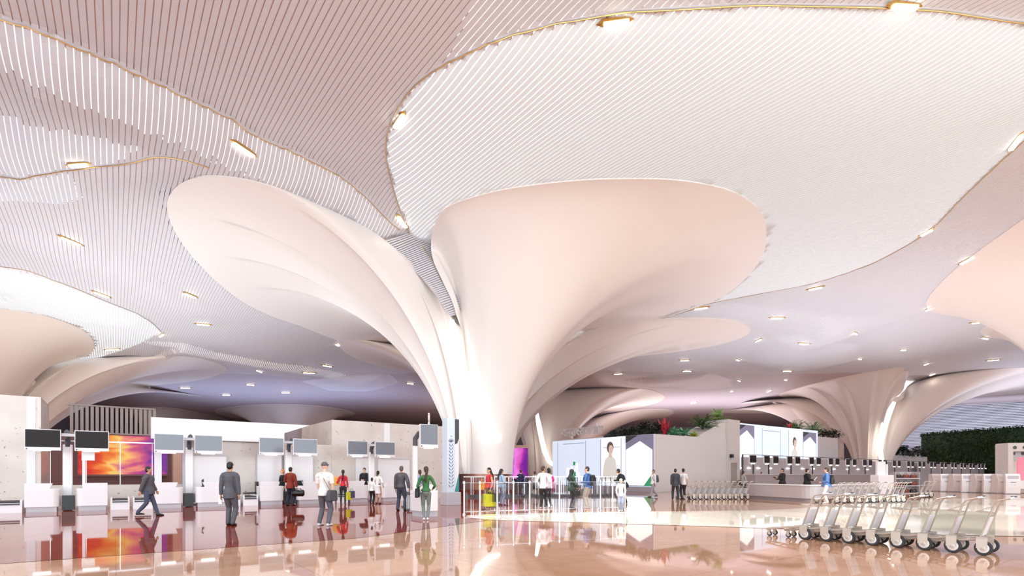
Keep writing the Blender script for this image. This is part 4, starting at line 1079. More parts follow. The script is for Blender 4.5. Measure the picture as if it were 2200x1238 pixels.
# wall behind the monitors with its row of small lights
o = ubox('wall_glazed', 1598, 1985, nR+3.0, .3, 0, 3.2, M['glass_wall_grey'], kind='structure')
o = ubox('wall_kiosk', 1975, 2122, nR+2.0, .3, 0, 3.1, M['glass_wall_grey'], kind='structure')
WLN = ['leftmost','second from the left','third from the left','fourth from the left','fifth from the left','middle one','fifth from the right','fourth from the right','third from the right','second from the right','rightmost']
for i, px in enumerate([1588,1606,1626,1652,1690,1722,1745,1790,1820,1842,1862]):
    n_ = nR+2.95; u0 = u_at(px,n_)
    t = empty('wall_light', un(u0,n_,2.05), ANG, 'small white light dash low on the grey glazed wall, '+WLN[i], 'wall light', 'light dashes on the glazed wall')
    MB().box(0,.55,-.05,.0,0,.09).build('diffuser', M['lamp_white'], t)
mr = [1618,1648,1667,1697,1714,1744,1759,1785,1799,1822,1836,1858,1870,1891,1902,1921.5,1932,1952,1961,1976,1985,2001,2009,2023.7,2032,2046,2053,2066,2073,2085,2092,2103.5,2110,2118]
ords = ['first','second','third','fourth','fifth','sixth','seventh','eighth','ninth','tenth','eleventh','twelfth','thirteenth','fourteenth','fifteenth','sixteenth','seventeenth','eighteenth','nineteenth','twentieth','twenty-first','twenty-second','twenty-third','twenty-fourth','twenty-fifth','twenty-sixth','twenty-seventh','twenty-eighth','twenty-ninth','thirtieth','thirty-first','thirty-second','thirty-third','last']
for i, px in enumerate(mr):
    Y0 = nR; u0 = u_at(px,nR); hw = 7.2*(1-(px-1618)/500*.62)
    ua, ub = u_at(px-hw,nR), u_at(px+hw,nR)
    wv = min(ub-ua, 1.0) if i else ub-ua
    monitor(un(u0-wv/2,nR,2.42), ANG, wv, .8, 'screen_dark', f'small dark monitor over the grey counters, {ords[i]} from the left of the long row', 'monitors over the right check-in row')
cb = empty('monitor_rail', un(u_at(1600,nR),nR+.2), ANG, 'thin rail carrying the long row of dark monitors at the right', 'rail')
Lr = u_at(2122,nR)-u_at(1600,nR)
MB().box(0,Lr,0,.05,3.24,3.29).build('rail', M['dark_grey'], cb)
for px in (1601,1624,1657,1705,1751,1792,1829,1864,1897,1927,1957,1981,2005,2028,2050,2070,2089,2107):
    x_ = u_at(px,nR)-u_at(1600,nR); MB().box(x_-.06,x_+.06,0,.1,0,3.24).build('post', M['dark_grey'], cb)
# back counter, front counter with its round corner
t = empty('back_counter', un(u_at(1622,nR-4.5),nR-4.5), ANG, 'long grey back counter behind the two clerks at the right island', 'counter')
w_ = u_at(1888,nR-4.5)-u_at(1622,nR-4.5)
MB().box(0,w_,0,.8,.1,1.42).build('body', M['counter_dark'], t); MB().box(-.03,w_+.03,-.05,.85,1.42,1.48).build('top', M['counter_grey'], t); MB().box(.05,w_-.05,.05,.75,0,.1).build('plinth', M['dark_grey'], t)
A = fl(1606,1071.5); Bc = fl(1752,1080.5); Cc = un(*[a+b_ for a,b_ in zip(to_un(Bc.x,Bc.y),(7.5,0))])
t = empty('front_counter', (0,0,0), 0, 'low grey front counter of the right island with a rounded corner, staffed by two clerks', 'counter')
dA = (Bc-A).normalized(); c1 = Bc-dA*1.2; dC = (Cc-Bc).normalized(); c2 = Bc+dC*1.2
edge = [A]+[c1.lerp(Bc,q).lerp(Bc.lerp(c2,q),q) for q in np.linspace(0,1,9)]+[Cc]
def offs(edge, d):
    out = []
    for i, e in enumerate(edge):
        tg = (edge[min(i+1,len(edge)-1)]-edge[max(i-1,0)]).normalized(); out.append(e+Vector((-tg.y, tg.x, 0))*d)
    return out
def wallstrip(edge, d0, d1, z0, z1):
    a, b_ = offs(edge,d0), offs(edge,d1); n = len(edge); b = MB()
    vs = [(p.x,p.y,z0) for p in a]+[(p.x,p.y,z0) for p in b_]+[(p.x,p.y,z1) for p in a]+[(p.x,p.y,z1) for p in b_]; fs = []
    for i in range(n-1):
        fs += [(i,i+1,2*n+i+1,2*n+i),(n+i+1,n+i,3*n+i,3*n+i+1),(2*n+i,2*n+i+1,3*n+i+1,3*n+i),(i+1,i,n+i,n+i+1)]
    fs += [(0,2*n,3*n,n),(n-1,2*n-1,4*n-1,3*n-1)]
    return b.add(vs, fs)
wallstrip(edge,0,.12,.18,.86).build('front_panel', M['counter_grey'], t); wallstrip(edge,-.04,.75,.86,.91).build('top', M['white_lacquer'], t); wallstrip(edge,.08,.6,0,.18).build('plinth', M['counter_dark'], t)
# white bright podium
p = fl(1905,1063)
t = empty('white_podium', p, ANG*.5, 'bright white podium with a tall slim back beside the luggage shelf', 'podium')
MB().box(-.75,.75,0,.7,0,1.42).build('body', M['white_lacquer'], t, bevel=.05); MB().box(-.45,.35,.35,.5,1.42,2.4).build('back', M['white_matte'], t); MB().box(.45,.6,.35,.5,1.42,2.2).build('side_post', M['white_matte'], t)
# luggage shelf
p = fl(1924,1061); 
t = empty('display_shelf', p, R(3), 'grey shelf unit with three rows of red-brown handbags', 'shelf')
w_ = 1.95; hs = [.06,.62,1.18]
MB().box(0,.05,0,.5,0,1.65).box(w_-.05,w_,0,.5,0,1.65).box(.05,w_-.05,.46,.5,0,1.65).build('frame', M['counter_grey'], t)
for h in hs: MB().box(.05,w_-.05,0,.46,h-.05,h+.0).build('shelf_board', M['soft_grey'], t)
MB().box(-.02,w_+.02,-.02,.5,.24+hs[2]-.02-.3,.26+hs[2]-.3).build('lip', M['soft_grey'], t)
mat('bag_brown', (120,52,44), .4, var=.2, scale=6); mat('bag_black', (36,26,26), .4)
k = 0
for r_, h in enumerate(hs):
    for c_ in range(3):
        q = Matrix.Rotation(R(3),3,'Z')@Vector((.36+c_*.6, .2, h+.005))+p
        g = empty('handbag', q, R(3), f"{['red-brown','dark red','black'][(c_+r_)%3]} handbag on the {['lowest','middle','top'][r_]} board of the grey shelf, {['left','middle','right'][c_]} one", 'handbag', 'handbags on the grey shelf')
        m_ = M['bag_black'] if (c_+r_) % 3 == 2 else M['bag_brown']
        b = MB(); b.prism([(-.22,0),(.22,0),(.24,.12),(.17,.26),(-.17,.26),(-.24,.12)], -.09, .09); b.build('body', m_, g, bevel=.02)
        MB().tube([(-.1,0,.25),(-.09,0,.36),(0,0,.41),(.09,0,.36),(.1,0,.25)], .015, 6).build('handle', m_, g)
        MB().box(-.03,.03,-.1,-.09,.14,.19).build('clasp', M['gold'], g)
# kiosks
mat('kiosk_white', (240,240,242), .25); mat('kiosk_greige', (214,206,202), .3); mat('slot', (70,66,70), .4); mat('pink_screen', (236,120,140), .3, emit=(236,120,140), es=.55)
def kiosk(px, py, m_, i):
    p = fl(px,py); sc_ = p.y/43
    t = empty('kiosk', p, R(-28 if i % 2 else 12), f"{'bright white' if i % 2 else 'greige'} curved self check-in kiosk, {ords[i]} from the left of the kiosk row", 'kiosk', 'self check-in kiosks')
    prof = [(-.02,0),(.46,0),(.44,.5),(.40,1.0),(.36,1.48),(.06,1.50),(-.02,1.36),(-.09,1.0),(-.07,.5)]   # y,z side outline
    n = len(prof); b = MB(); x0, x1 = -.42, .42
    vs = [(x0,y,z) for y,z in prof]+[(x1,y,z) for y,z in prof]
    b.add(vs, [tuple(range(n-1,-1,-1)), tuple(range(n,2*n))]+[(i_,(i_+1)%n,n+(i_+1)%n,n+i_) for i_ in range(n)])
    b.build('body', m_, t, bevel=.03)
    MB().box(-.15,.15,-.105,-.06,.86,.89).build('ticket_slot', M['slot'], t)
    MB().box(-.3,.3,-.075,.05,1.12,1.36).build('screen', M['soft_grey'] if i % 2 else M['kiosk_greige'], t)
    MB().box(-.46,.46,-.06,.5,0,.06).build('foot', M['counter_dark'], t)
for i, (px, py) in enumerate([(2012,1056),(2034,1057),(2056,1057.5),(2080,1058.5),(2104,1059),(2128,1060),(2151,1060.5),(2176,1062)]):
    kiosk(px, py, M['kiosk_white'] if i % 2 else M['kiosk_greige'], i)
# tall booth at the right edge
p = at(2166,1019,41); p.z = 0
t = empty('service_booth', p, R(-8), 'tall rounded beige service booth with a pink screen at the right edge', 'booth')
MB().box(0,2.6,.5,1.4,0,3.85).build('back_shell', M['kiosk_greige'], t, bevel=.1)
MB().box(0,.35,0,.5,0,3.85).box(2.25,2.6,0,.5,0,3.85).box(.35,2.25,0,.5,3.2,3.85).build('frame', M['kiosk_greige'], t)
MB().box(.35,2.25,.44,.52,2.5,3.15).build('hood', M['soft_grey'], t)
MB().box(.95,2.2,.40,.50,1.05,2.75).build('screen', M['pink_screen'], t); MB().box(.35,2.25,.2,.5,.35,1.0).build('desk_front', M['kiosk_white'], t)
for a, z in [(.45,3.5),(1.1,3.5),(1.75,3.5),(.65,3.05),(1.3,3.05)]:
    MB().lathe([(.12,-.02),(.12,.02),(.06,.05)], (a,-.02 if z > 3.2 else .42,z), 'y', 16).build('spot_lamp', M['dark_grey'], t)

# ------------------------------------------------------------------ baggage carts
mat('cart_metal', (186,172,160), .35, metal=.35)
mat('cart_panel', (228,230,236), .4)
mat('tyre', (44,42,46), .6)
mat('hub', (206,200,196), .35, metal=.3)
def build_cart(simple=False):
    t = empty('baggage_cart', (0,0,0))
    s8 = 6 if simple else 8
    b = MB()
    for s in (-1,1):                          # lower rails converge to the front, slats between
        b.tube([(s*.27,-.02,.30),(s*.25,.35,.25),(s*.18,.80,.185),(s*.16,.93,.17)], .022, s8)
    b.tube([(-.16,.93,.17),(0,.96,.17),(.16,.93,.17)], .022, s8)
    for k in range(5):
        y = .12+k*.17; w_ = .25-.09*max(0,(y-.25))/.6; b.box(-w_,w_,y-.025,y+.025,.29-.13*y/.9,.30-.13*y/.9)
    b.build('base_frame', M['cart_metal'], t)
    b = MB()
    for s in (-1,1):
        b.tube([(s*.285,.08,.24),(s*.27,-.02,.55),(s*.255,-.14,.92),(s*.25,-.19,1.0),(s*.25,-.36,1.045)], [(.016,.034)]*5, s8)
    b.build('upright_frame', M['cart_metal'], t)
    MB().tube([(-.27,-.36,1.05),(.27,-.36,1.05)], .02, s8).build('handle', M['cart_panel'], t)
    MB().box(.05,.2,-.39,-.32,1.06,1.075).build('brake_lever', M['black'], t)
    a = lambda z: .08-.22*(z-.24)/.68
    MB().add([(-.25,a(.34),.34),(.25,a(.34),.34),(.25,a(.68),.68),(-.25,a(.68),.68),(-.25,a(.34)+.02,.34),(.25,a(.34)+.02,.34),(.25,a(.68)+.02,.68),(-.25,a(.68)+.02,.68)], [(0,1,2,3),(7,6,5,4),(0,4,5,1),(1,5,6,2),(2,6,7,3),(3,7,4,0)]).build('sign_panel', M['cart_panel'], t)
    b = MB(); z = .76
    if not simple:
        b.tube([(-.24,a(z),z),(-.22,a(z)+.22,z+.03),(.22,a(z)+.22,z+.03),(.24,a(z),z),(-.24,a(z),z)], .006, 5)
        b.tube([(-.24,a(.9),.9),(-.22,a(z)+.22,z+.03)], .005, 5); b.tube([(.24,a(.9),.9),(.22,a(z)+.22,z+.03)], .005, 5)
        for k in range(6): x = -.18+k*.072; b.tube([(x,a(z),z),(x,a(z)+.22,z+.03)], .004, 4)
        b.tube([(-.25,a(.9),.9),(.25,a(.9),.9)], .006, 5)
    else: b.box(-.24,.24,a(z),a(z)+.2,z,z+.02)
    b.build('basket', M['cart_metal'], t)
    seg = 12 if simple else 24
    for s in (-1,1):
        x = s*.3
        w = MB().lathe([(.085,-.03),(.125,-.03),(.135,-.015),(.135,.015),(.125,.03),(.085,.03)], (x,0,.135), 'x', seg).build('wheel', M['tyre'], t)
        MB().lathe([(.088,-.033),(.05,-.036),(.02,-.05),(.02,.05),(.05,.036),(.088,.033)], (x,0,.135), 'x', seg).build('hub', M['hub'], w)
        MB().prism([(x-.045,.13),(x-.045,.3),(x-.03,.33),(x+.03,.33),(x+.045,.3),(x+.045,.13),(x+.035,.13),(x+.035,.22),(x-.035,.22),(x-.035,.13)], -.06, .1).build('wheel_fork', M['cart_metal'], t)
        xf = s*.15
        w = MB().lathe([(.03,-.014),(.058,-.014),(.062,0),(.058,.014),(.03,.014)], (xf,.86,.062), 'x', seg).build('caster', M['tyre'], t)
        MB().lathe([(.032,-.016),(.01,-.02),(.01,.02),(.032,.016)], (xf,.86,.062), 'x', seg).build('hub', M['hub'], w)
        MB().prism([(xf-.025,.05),(xf-.025,.16),(xf+.025,.16),(xf+.025,.05),(xf+.018,.05),(xf+.018,.13),(xf-.018,.13),(xf-.018,.05)], .84, .9).build('caster_fork', M['cart_metal'], t)
    return t
cart0 = build_cart(); cart1 = build_cart(True)
used = {id(cart0): False, id(cart1): False}
def place_cart(proto, p, rz, label, group):
    t = proto if not used[id(proto)] else copy_tree(proto)
    used[id(proto)] = True
    t.location = p; t.rotation_euler = (0,0,rz); tag(t, label, 'luggage cart', group)
fr = [(1729,1160),(1773.6,1164),(1822,1168),(1872,1172.5),(1927,1177),(1983.5,1182.5),(2045,1188),(2113,1194)]
A, B = fl(*fr[0]), fl(*fr[-1]); fw = (A-B).normalized(); rz = math.atan2(-fw.x, fw.y)
rt = Vector((math.cos(rz), math.sin(rz), 0))
for i in range(8):
    q = B.lerp(A, (7-i)/7)+rt*.3
    place_cart(cart0, q, rz, f"silver luggage cart of the nested foreground row, {ords[i]+' from the left' if i < 7 else 'rightmost one nearest the camera'}", 'luggage carts in the foreground row')
# middle rows behind the front row
A, B = fl(1795,1081), fl(1888,1080)
for i in range(7):
    q = A.lerp(B, i/6); place_cart(cart1, q, R(72), f'silver luggage cart behind the foreground row, {ords[i]} from the left of seven', 'luggage carts in the middle row')
A, B = fl(1906,1080), fl(1938,1079)
for i in range(4):
    q = A.lerp(B, i/3); place_cart(cart1, q, R(66), f'silver luggage cart in front of the handbag shelf, {ords[i]} from the left of four', 'luggage carts in front of the shelf')
A, B = fl(1980,1069), fl(1999,1068.5)
for i in range(3):
    q = A.lerp(B, i/2); place_cart(cart1, q, R(60), f'silver luggage cart beside the first kiosk, {ords[i]} from the left of three', 'luggage carts by the kiosks')
A, B = fl(1486,1073), fl(1600,1073)
for i in range(10):
    q = A.lerp(B, i/9); place_cart(cart1, q, R(98), f'silver luggage cart in the row along the stone wall, {ords[i]} from the left', 'luggage carts along the stone wall')

# ------------------------------------------------------------------ lamps on the ceiling edges
lamps = [((1296,48),(1352,40),'long bright strip light on the upper rim of the big white oval'),((1918,8),(1970,11),'bright strip light at the top edge, right on the oval rim'),((848,270),(866,244),'bright strip light on the left rim of the oval'),((503,304),(545,332),'bright strip light on the gold edge of the upper left fold'),((856,463),(873,486),'bright strip light where the oval rim narrows above the column'),((150,353),(186,350),'strip light on the second gold edge at the left'),((133,508),(172,524),'warm strip light on the left ceiling, below the second gold edge'),((203,626),(233,637),'strip light on the rim of the glowing left pool'),((398,629),(420,638),'small strip light left of the big left canopy, above the pink slats'),((1978,504),(2002,491),'bright strip light on the right rim of the oval'),((2171,318),(2194,288),'strip light at the right edge of the picture, on the oval rim'),((2064,565),(2088,552),'bright strip light beside the rightmost beige canopy'),((1738,621),(1766,615),'thin strip light below the oval at its lower right'),((1492,663),(1520,659),'thin strip light right of the big canopy bottom rim'),((1657,682),(1682,682),'small strip light above the grey ceiling dish'),((343,722),(350,717),'tiny spot light at the tip of the glowing left pool'),((228,751),(254,749),'small strip light over the far left stepped canopy'),((423,695),(450,697),'small strip light on the pink slatted ceiling'),((722,739),(728,742),'tiny light at the tip of the small peach canopy'),((826,747),(845,755),'small strip light on the small peach canopy'),((694,784),(712,787),'small light above the pale ceiling dish, left of the column'),((552,795),(562,799),'small light right of the stepped left canopy'),((652,800),(676,801),'small light on the far slatted fold left of the column'),((388,833),(408,833),'small light below the stepped left canopy'),((478,848),(494,848),'small light on the blue-grey far ceiling'),((530,826),(546,827),'small light on the far ceiling between the left canopies'),((605,843),(622,843),'small light on the grey ceiling above the far dark canopy'),((875,823),(888,824),'small light beside the left side of the main stem'),((1990,666),(1998,662),'tiny light at the tip of the rightmost beige canopy'),((2088,693),(2120,690),'strip light between the two canopies at the right edge'),((2112,725),(2122,727),'tiny light at the tip of the lower right canopy'),((2122,774),(2146,772),'strip light on the ceiling over the right column'),((1836,714),(1840,717),'tiny light at the end of the grey ceiling dish'),((1718,737),(1738,738),'small strip light on the grey ceiling dish'),((1845,770),(1850,771),'tiny light left of the small grey dish'),((1986,783),(1994,780),'small light at the right end of the small grey dish'),((1936,751),(1946,751),'small light over the small grey dish'),((1998,806),(2008,802),'small light above the right canopy of the right column'),((1682,797),(1700,797),'small strip light below the grey ceiling dish'),((1686,815),(1690,816),'tiny light left of the right column canopy'),((1648,842),(1656,838),'small light left of the right column top canopy'),((1624,733),(1634,728),'small light at the rim right of the long rear canopy'),((1583,772),(1588,774),'tiny light on the far right ceiling edge'),((1462,774),(1480,773),'small strip light below the long rear canopy, right one'),((1294,783),(1314,781),'small strip light below the long rear canopy, left one'),((1320,803),(1336,802),'small light on the fold above the tan canopy'),((1468,797),(1484,797),'small light on the rim of the pale far dish'),((1188,802),(1198,804),'small light just right of the main stem'),((1160,825),(1170,823),'small light at the right of the main stem, lower one'),((1586,817),(1590,818),'tiny light right of the pale far dish'),((1484,867),(1496,864),'small light above the roof palms'),((1570,841),(1574,840),'tiny light on the far brown ceiling')]
for a, b_, lb in lamps: ceiling_lamp(a, b_, lb)
# ------------------------------------------------------------------ people
mat('skin_tan', (198,150,120), .5, var=.03); mat('skin_light', (226,186,164), .5, var=.03); mat('skin_brown', (150,104,78), .5, var=.03)
mat('hair_black', (22,18,18), .45, var=.2, scale=30); mat('hair_grey', (92,88,86), .5, var=.2, scale=30); mat('hair_blond', (214,130,70), .5, var=.2, scale=30); mat('hair_brown', (66,46,38), .5, var=.2, scale=30)
CL = {}
def cloth(rgb):
    if rgb not in CL: CL[rgb] = mat('cloth_%d_%d_%d' % rgb, rgb, .75, var=.08, scale=9, bump=.15)
    return CL[rgb]
mat('eye_dark', (24,18,16), .3); mat('lip', (170,90,84), .5); mat('shoe_black', (24,22,24), .4); mat('shoe_white', (226,224,224), .5); mat('shoe_brown', (96,60,44), .5)
def ik(a, b, l1, l2, pole):
    a, b, pole = Vector(a), Vector(b), Vector(pole); d = b-a; L = min(d.length, (l1+l2)*.999); d.normalize(); b = a+d*L
    x = (l1*l1-l2*l2+L*L)/(2*L); h = math.sqrt(max(0, l1*l1-x*x)); p = (pole-d*pole.dot(d)).normalized()
    return a+d*x+p*h, b
def remesh(o, vox, sm=3):
    m = o.modifiers.new('skin', 'REMESH'); m.mode = 'VOXEL'; m.voxel_size = vox; m.use_smooth_shade = True
    s = o.modifiers.new('smooth', 'SMOOTH'); s.iterations = sm; s.factor = .5
def person(px, py, h, face, label, top=(200,200,200), bottom=(60,60,66), hair='short', hairm='hair_black', skin='skin_tan', stance='stand', hands=None, sleeves='long', jacket=0.0, hem=.88,
           skirt=None, shoes='shoe_black', group=None, female=False, lean=0.0, head_turn=0.0, extra=None, vox=.011, shape=1.0, legs=None, at_=None):
    """face: degrees the figure looks to, 0 = away from the camera, 90 = left, 180 = to the camera"""
    p = at_ if at_ is not None else fl(px, py)
    t = empty('person', p, R(face), label, 'person', group); t.scale = (h/1.75,)*3
    sw = (.165 if female else .195)*shape; hipw = .088
    ft = {'stand': ((-.10,.02,0),(.10,.0,0)), 'apart': ((-.15,.02,0),(.15,-.02,0)), 'walk': ((-.09,.30,0),(.09,-.26,.05)), 'walk2': ((-.09,-.24,.05),(.09,.28,0)), 'close': ((-.06,0,0),(.06,.02,0)), 'relax': ((-.10,.0,0),(.14,.12,0)), 'sit': ((-.12,.42,0),(.12,.40,0))}[stance] if legs is None else legs
    pz = .93 if stance != 'sit' else .55
    dz = pz-.93
    ln = math.tan(R(lean))
    T = lambda x, y, z: Vector((x, y+max(0,z-.93)*ln, z+dz))
    W0 = .86 if female else 1.0
    torso = [(T(0,0,.84),(.13,.10)),(T(0,-.005,.93),(.165*(1.02 if female else .97)*shape,.118*shape)),(T(0,0,1.06),(.140*W0*shape,.105*W0*shape)),(T(0,.005,1.18),(.148*W0*shape,.108*W0*shape)),(T(0,.008,1.30),(.172*W0*shape,.118*W0*shape)),(T(0,-.005,1.40),(.165*W0*shape,.095*W0)),(T(0,-.012,1.455),(.095,.07)),(T(0,-.008,1.49),(.058,.058))]
    neck = [(T(0,-.01,1.44),.056),(T(0,.004,1.51),.053),(T(0,.012,1.57),.05)]
    hd = {-1: (-.23,-.02,.80), 1: (.23,-.02,.80)} if hands is None else {-1: hands[0], 1: hands[1]}
    arms = {}; lg = {}
    for s in (-1,1):
        sh = T(s*sw,-.01,1.395); tgt = Vector(hd[s]); tgt.z += dz if stance == 'sit' else 0
        el, wr = ik(sh, tgt, .285, .255, (s*.55,-.8,-.35)); arms[s] = (sh, el, wr)
        hp = Vector((s*hipw,0,pz-.04)); f = Vector(ft[0] if s < 0 else ft[1]); an = f+Vector((0,-.03,.085))
        kn, an = ik(hp, an, .425, .425, (s*.12,1,0 if stance != 'sit' else .9)); lg[s] = (hp, kn, an, f)
    def limb(b, pts, seg=10): b.tube([q[0] for q in pts], [q[1] for q in pts], seg)
    def torso_into(b, grow, hem_z=None, top_z=1.5):
        pts = [(c, (r[0]+grow, r[1]+grow)) for c, r in torso if c.z-dz <= top_z]
        if hem_z is not None:
            base = [q for q in pts if q[0].z-dz > max(hem_z+.03, 1.0)]
            wd = .178*shape+grow+.012
            pts = [(T(0,0,hem_z),(wd,.134*shape+grow+.01)),(T(0,0,max(hem_z+.06,.92)),(wd-.004,.132*shape+grow+.008))]+base
        limb(b, pts, 14)
        limb(b, [(T(-sw,-.01,1.392),.058+grow),(T(-sw*.5,-.008,1.425),.062+grow),(T(sw*.5,-.008,1.425),.062+grow),(T(sw,-.01,1.392),.058+grow)])
    sk = M[skin]; HC = T(0,.02,1.655)
    yaw = Matrix.Rotation(R(head_turn), 3, 'Z')
    hl = lambda x, y, z: HC+yaw@Vector((x,y,z))
    # body: one continuous surface
    b = MB(); torso_into(b, 0); limb(b, neck, 10)
    b.ell(hl(0,-.008,.02), (.075,.095,.10)); b.ell(hl(0,.022,-.045), (.056,.066,.072)); b.ell(hl(0,.035,-.085), (.034,.038,.03))
    limb(b, [(hl(0,.085,.025),.010),(hl(0,.104,-.015),.014),(hl(0,.09,-.03),.014)], 6)
    for s in (-1,1):
        b.ell(hl(s*.076,-.008,-.005), (.012,.024,.032), 8, 6)
        sh, el, wr = arms[s]; limb(b, [(sh,.054),(sh.lerp(el,.35),.048),(el,.040),(el.lerp(wr,.3),.038),(wr,.026)])
        fd = (wr-el).normalized(); ud = Vector((-s,0,0)); ud = (ud-fd*ud.dot(fd)).normalized() if abs(ud.dot(fd)) < .95 else Vector((0,1,0)); sd = fd.cross(ud).normalized()
        if sd.y < 0: sd = -sd
        pc = wr+fd*.045; limb(b, [(wr,(.024,.018)),(wr+fd*.04,(.036,.018)),(wr+fd*.085,(.038,.016))], 8)
        for k, (o_, L_) in enumerate([(-.030,.062),(-.010,.074),(.011,.080),(.031,.072)]):
            r0 = wr+fd*.08+sd*o_; r1 = r0+fd*L_*.5+ud*.008; r2 = r1+fd*L_*.38+ud*.028; limb(b, [(r0,.0092),(r1,.0088),(r2,.0075)], 6)
        r0 = wr+fd*.03+sd*.03; limb(b, [(r0,.011),(r0+fd*.03+sd*.024+ud*.008,.010),(r0+fd*.062+sd*.026+ud*.02,.008)], 6)
        hp, kn, an, f = lg[s]; limb(b, [(hp,.088),(hp.lerp(kn,.45),.074),(kn,.054),(kn.lerp(an,.3),.055),(an,.036)])
        limb(b, [(an,.036),(f+Vector((0,.02,.045)),.036),(f+Vector((0,.12,.028)),(.036,.024))], 8)
    body = b.build('body', sk, t, smooth=True); remesh(body, vox if vox < .012 else .013, 2)
    # shoes
    for s in (-1,1):
        hp, kn, an, f = lg[s]; b = MB(); limb(b, [(f+Vector((0,-.085,.05)),(.034,.045)),(f+Vector((0,-.02,.05)),(.041,.048)),(f+Vector((0,.07,.038)),(.046,.036)),(f+Vector((0,.14,.028)),(.043,.026)),(f+Vector((0,.175,.024)),(.025,.018))], 10)
        b.build('shoe', M[shoes], t, smooth=True)
    # trousers or skirt
    cb_ = cloth(bottom)
    if skirt is None:
        b = MB(); limb(b, [(T(0,0,.80),(.10,.09)),(T(0,-.005,.90),(.178*shape,.13*shape)),(T(0,0,1.0),(.153*shape+.003,.113*shape+.003)),(T(0,0,1.07),(.140*W0*shape+.005,.105*W0*shape+.005))], 14)
        fit = 0 if female else .012
        for s in (-1,1):
            hp, kn, an, f = lg[s]; limb(b, [(hp+Vector((0,0,.02)),.098+fit*.5),(hp.lerp(kn,.45),.084+fit),(kn,.064+fit),(kn.lerp(an,.35),.062+fit),(an+Vector((0,0,.02)),.046+fit*1.3),(an+Vector((0,0,-.025)),.048+fit*1.3)])
        o = b.build('trousers', cb_, t, smooth=True); remesh(o, .014, 3)
    else:
        b = MB(); limb(b, [(Vector((0,0,skirt)),(.17,.15)),(Vector((0,0,(skirt+.9)/2)),(.178,.14)),(T(0,-.005,.90),(.176,.13)),(T(0,0,1.04),(.135,.108))], 16)
        o = b.build('skirt', cb_, t, smooth=True); remesh(o, .014, 3)
    # top
    g = .014+jacket
    b = MB(); torso_into(b, g, hem, 1.47); limb(b, [(T(0,-.03,1.36),(.13,.085)),(T(0,-.022,1.43),(.105+jacket,.088+jacket)),(T(0,-.014,1.475),(.078,.074))], 12)
    for s in (-1,1):
        sh, el, wr = arms[s]
        b.ell(sh+Vector((-s*.012,0,-.008)), (.064+jacket*.8,)*3, 10, 8)
        if sleeves == 'long': limb(b, [(sh.lerp(el,.04),.062+jacket*.8),(sh.lerp(el,.4),.059+jacket),(el,.052+jacket),(el.lerp(wr,.5),.046+jacket),(el.lerp(wr,.97),.036+jacket)])
        elif sleeves == 'short': limb(b, [(sh,.068+jacket),(sh.lerp(el,.5),.064),(sh.lerp(el,.8),.062)])
    name = 'jacket' if jacket > .006 else ('shirt' if not female else 'top')
    o = b.build(name, cloth(top), t, smooth=True); remesh(o, .014, 3)
    if jacket > .006:
        b = MB(); limb(b, [(T(0,-.02,1.44),(.082,.075)),(T(0,-.015,1.50),(.066,.064))], 12); b.build('collar', cloth(tuple(int(c*.8) for c in top)), t, smooth=True)
    # hair
    b = MB()
    if hair == 'scarf':
        b.ell(hl(0,-.015,.015), (.095,.112,.125)); limb(b, [(hl(0,-.02,-.03),(.09,.10)),(T(0,-.03,1.50),(.10,.095)),(T(0,-.03,1.40),(.175,.115)),(T(0,-.03,1.30),(.18,.12))], 14)
    elif hair == 'hat':
        b.ell(hl(0,-.01,.05), (.088,.108,.085)); b.ell(hl(0,.075,.045), (.07,.07,.012))
    else:
        b.ell(hl(0,-.018,.042), (.083,.098,.094)); b.ell(hl(0,-.042,.0), (.078,.075,.09))
        if hair == 'long': limb(b, [(hl(0,-.05,.03),(.085,.06)),(hl(0,-.075,-.08),(.09,.05)),(T(0,-.115,1.46),(.095,.045)),(T(0,-.14,1.36),(.085,.038)),(T(0,-.145,1.24),(.05,.025))], 12)
        if hair == 'bob': limb(b, [(hl(0,-.03,.03),(.088,.08)),(hl(0,-.035,-.06),(.088,.07)),(hl(0,-.03,-.10),(.08,.06))], 12)
        if hair == 'bun': b.ell(hl(0,-.12,.03), (.045,.04,.045))
        if hair == 'tail': b.ell(hl(0,-.115,.02), (.03,.03,.03)); limb(b, [(hl(0,-.12,.01),.03),(hl(0,-.15,-.09),.032),(hl(0,-.14,-.2),.012)], 8)
    o = b.build('headscarf' if hair == 'scarf' else ('cap' if hair == 'hat' else 'hair'), M[hairm] if isinstance(hairm, str) else cloth(hairm), t, smooth=True); remesh(o, .010, 2)
    # carve room for the face: eyes, brows and mouth sit on the front
    fa = abs(((face+head_turn+180) % 360)-180)
    if fa > 35:
        for s in (-1,1): MB().ell(hl(s*.03,.079,.012), (.011,.008,.007), 8, 6).build('eye', M['eye_dark'], t)
        MB().ell(hl(0,.086,-.058), (.022,.010,.007), 8, 6).build('mouth', M['lip'], t)
        b = MB()
        for s in (-1,1): b.ell(hl(s*.03,.083,.032), (.018,.007,.004), 8, 6)
        b.build('eyebrow', M[hairm] if isinstance(hairm, str) and hair not in ('scarf','hat') else M['hair_black'], t)
    t['_arms'] = [list(arms[-1][2]), list(arms[1][2])]
    return t, arms, p
def wpos(t, v):
    return Vector(t.location)+Matrix.Rotation(t.rotation_euler.z, 3, 'Z')@(Vector(v)*t.scale[0])
def cleanup(t): 
    if '_arms' in t: del t['_arms']
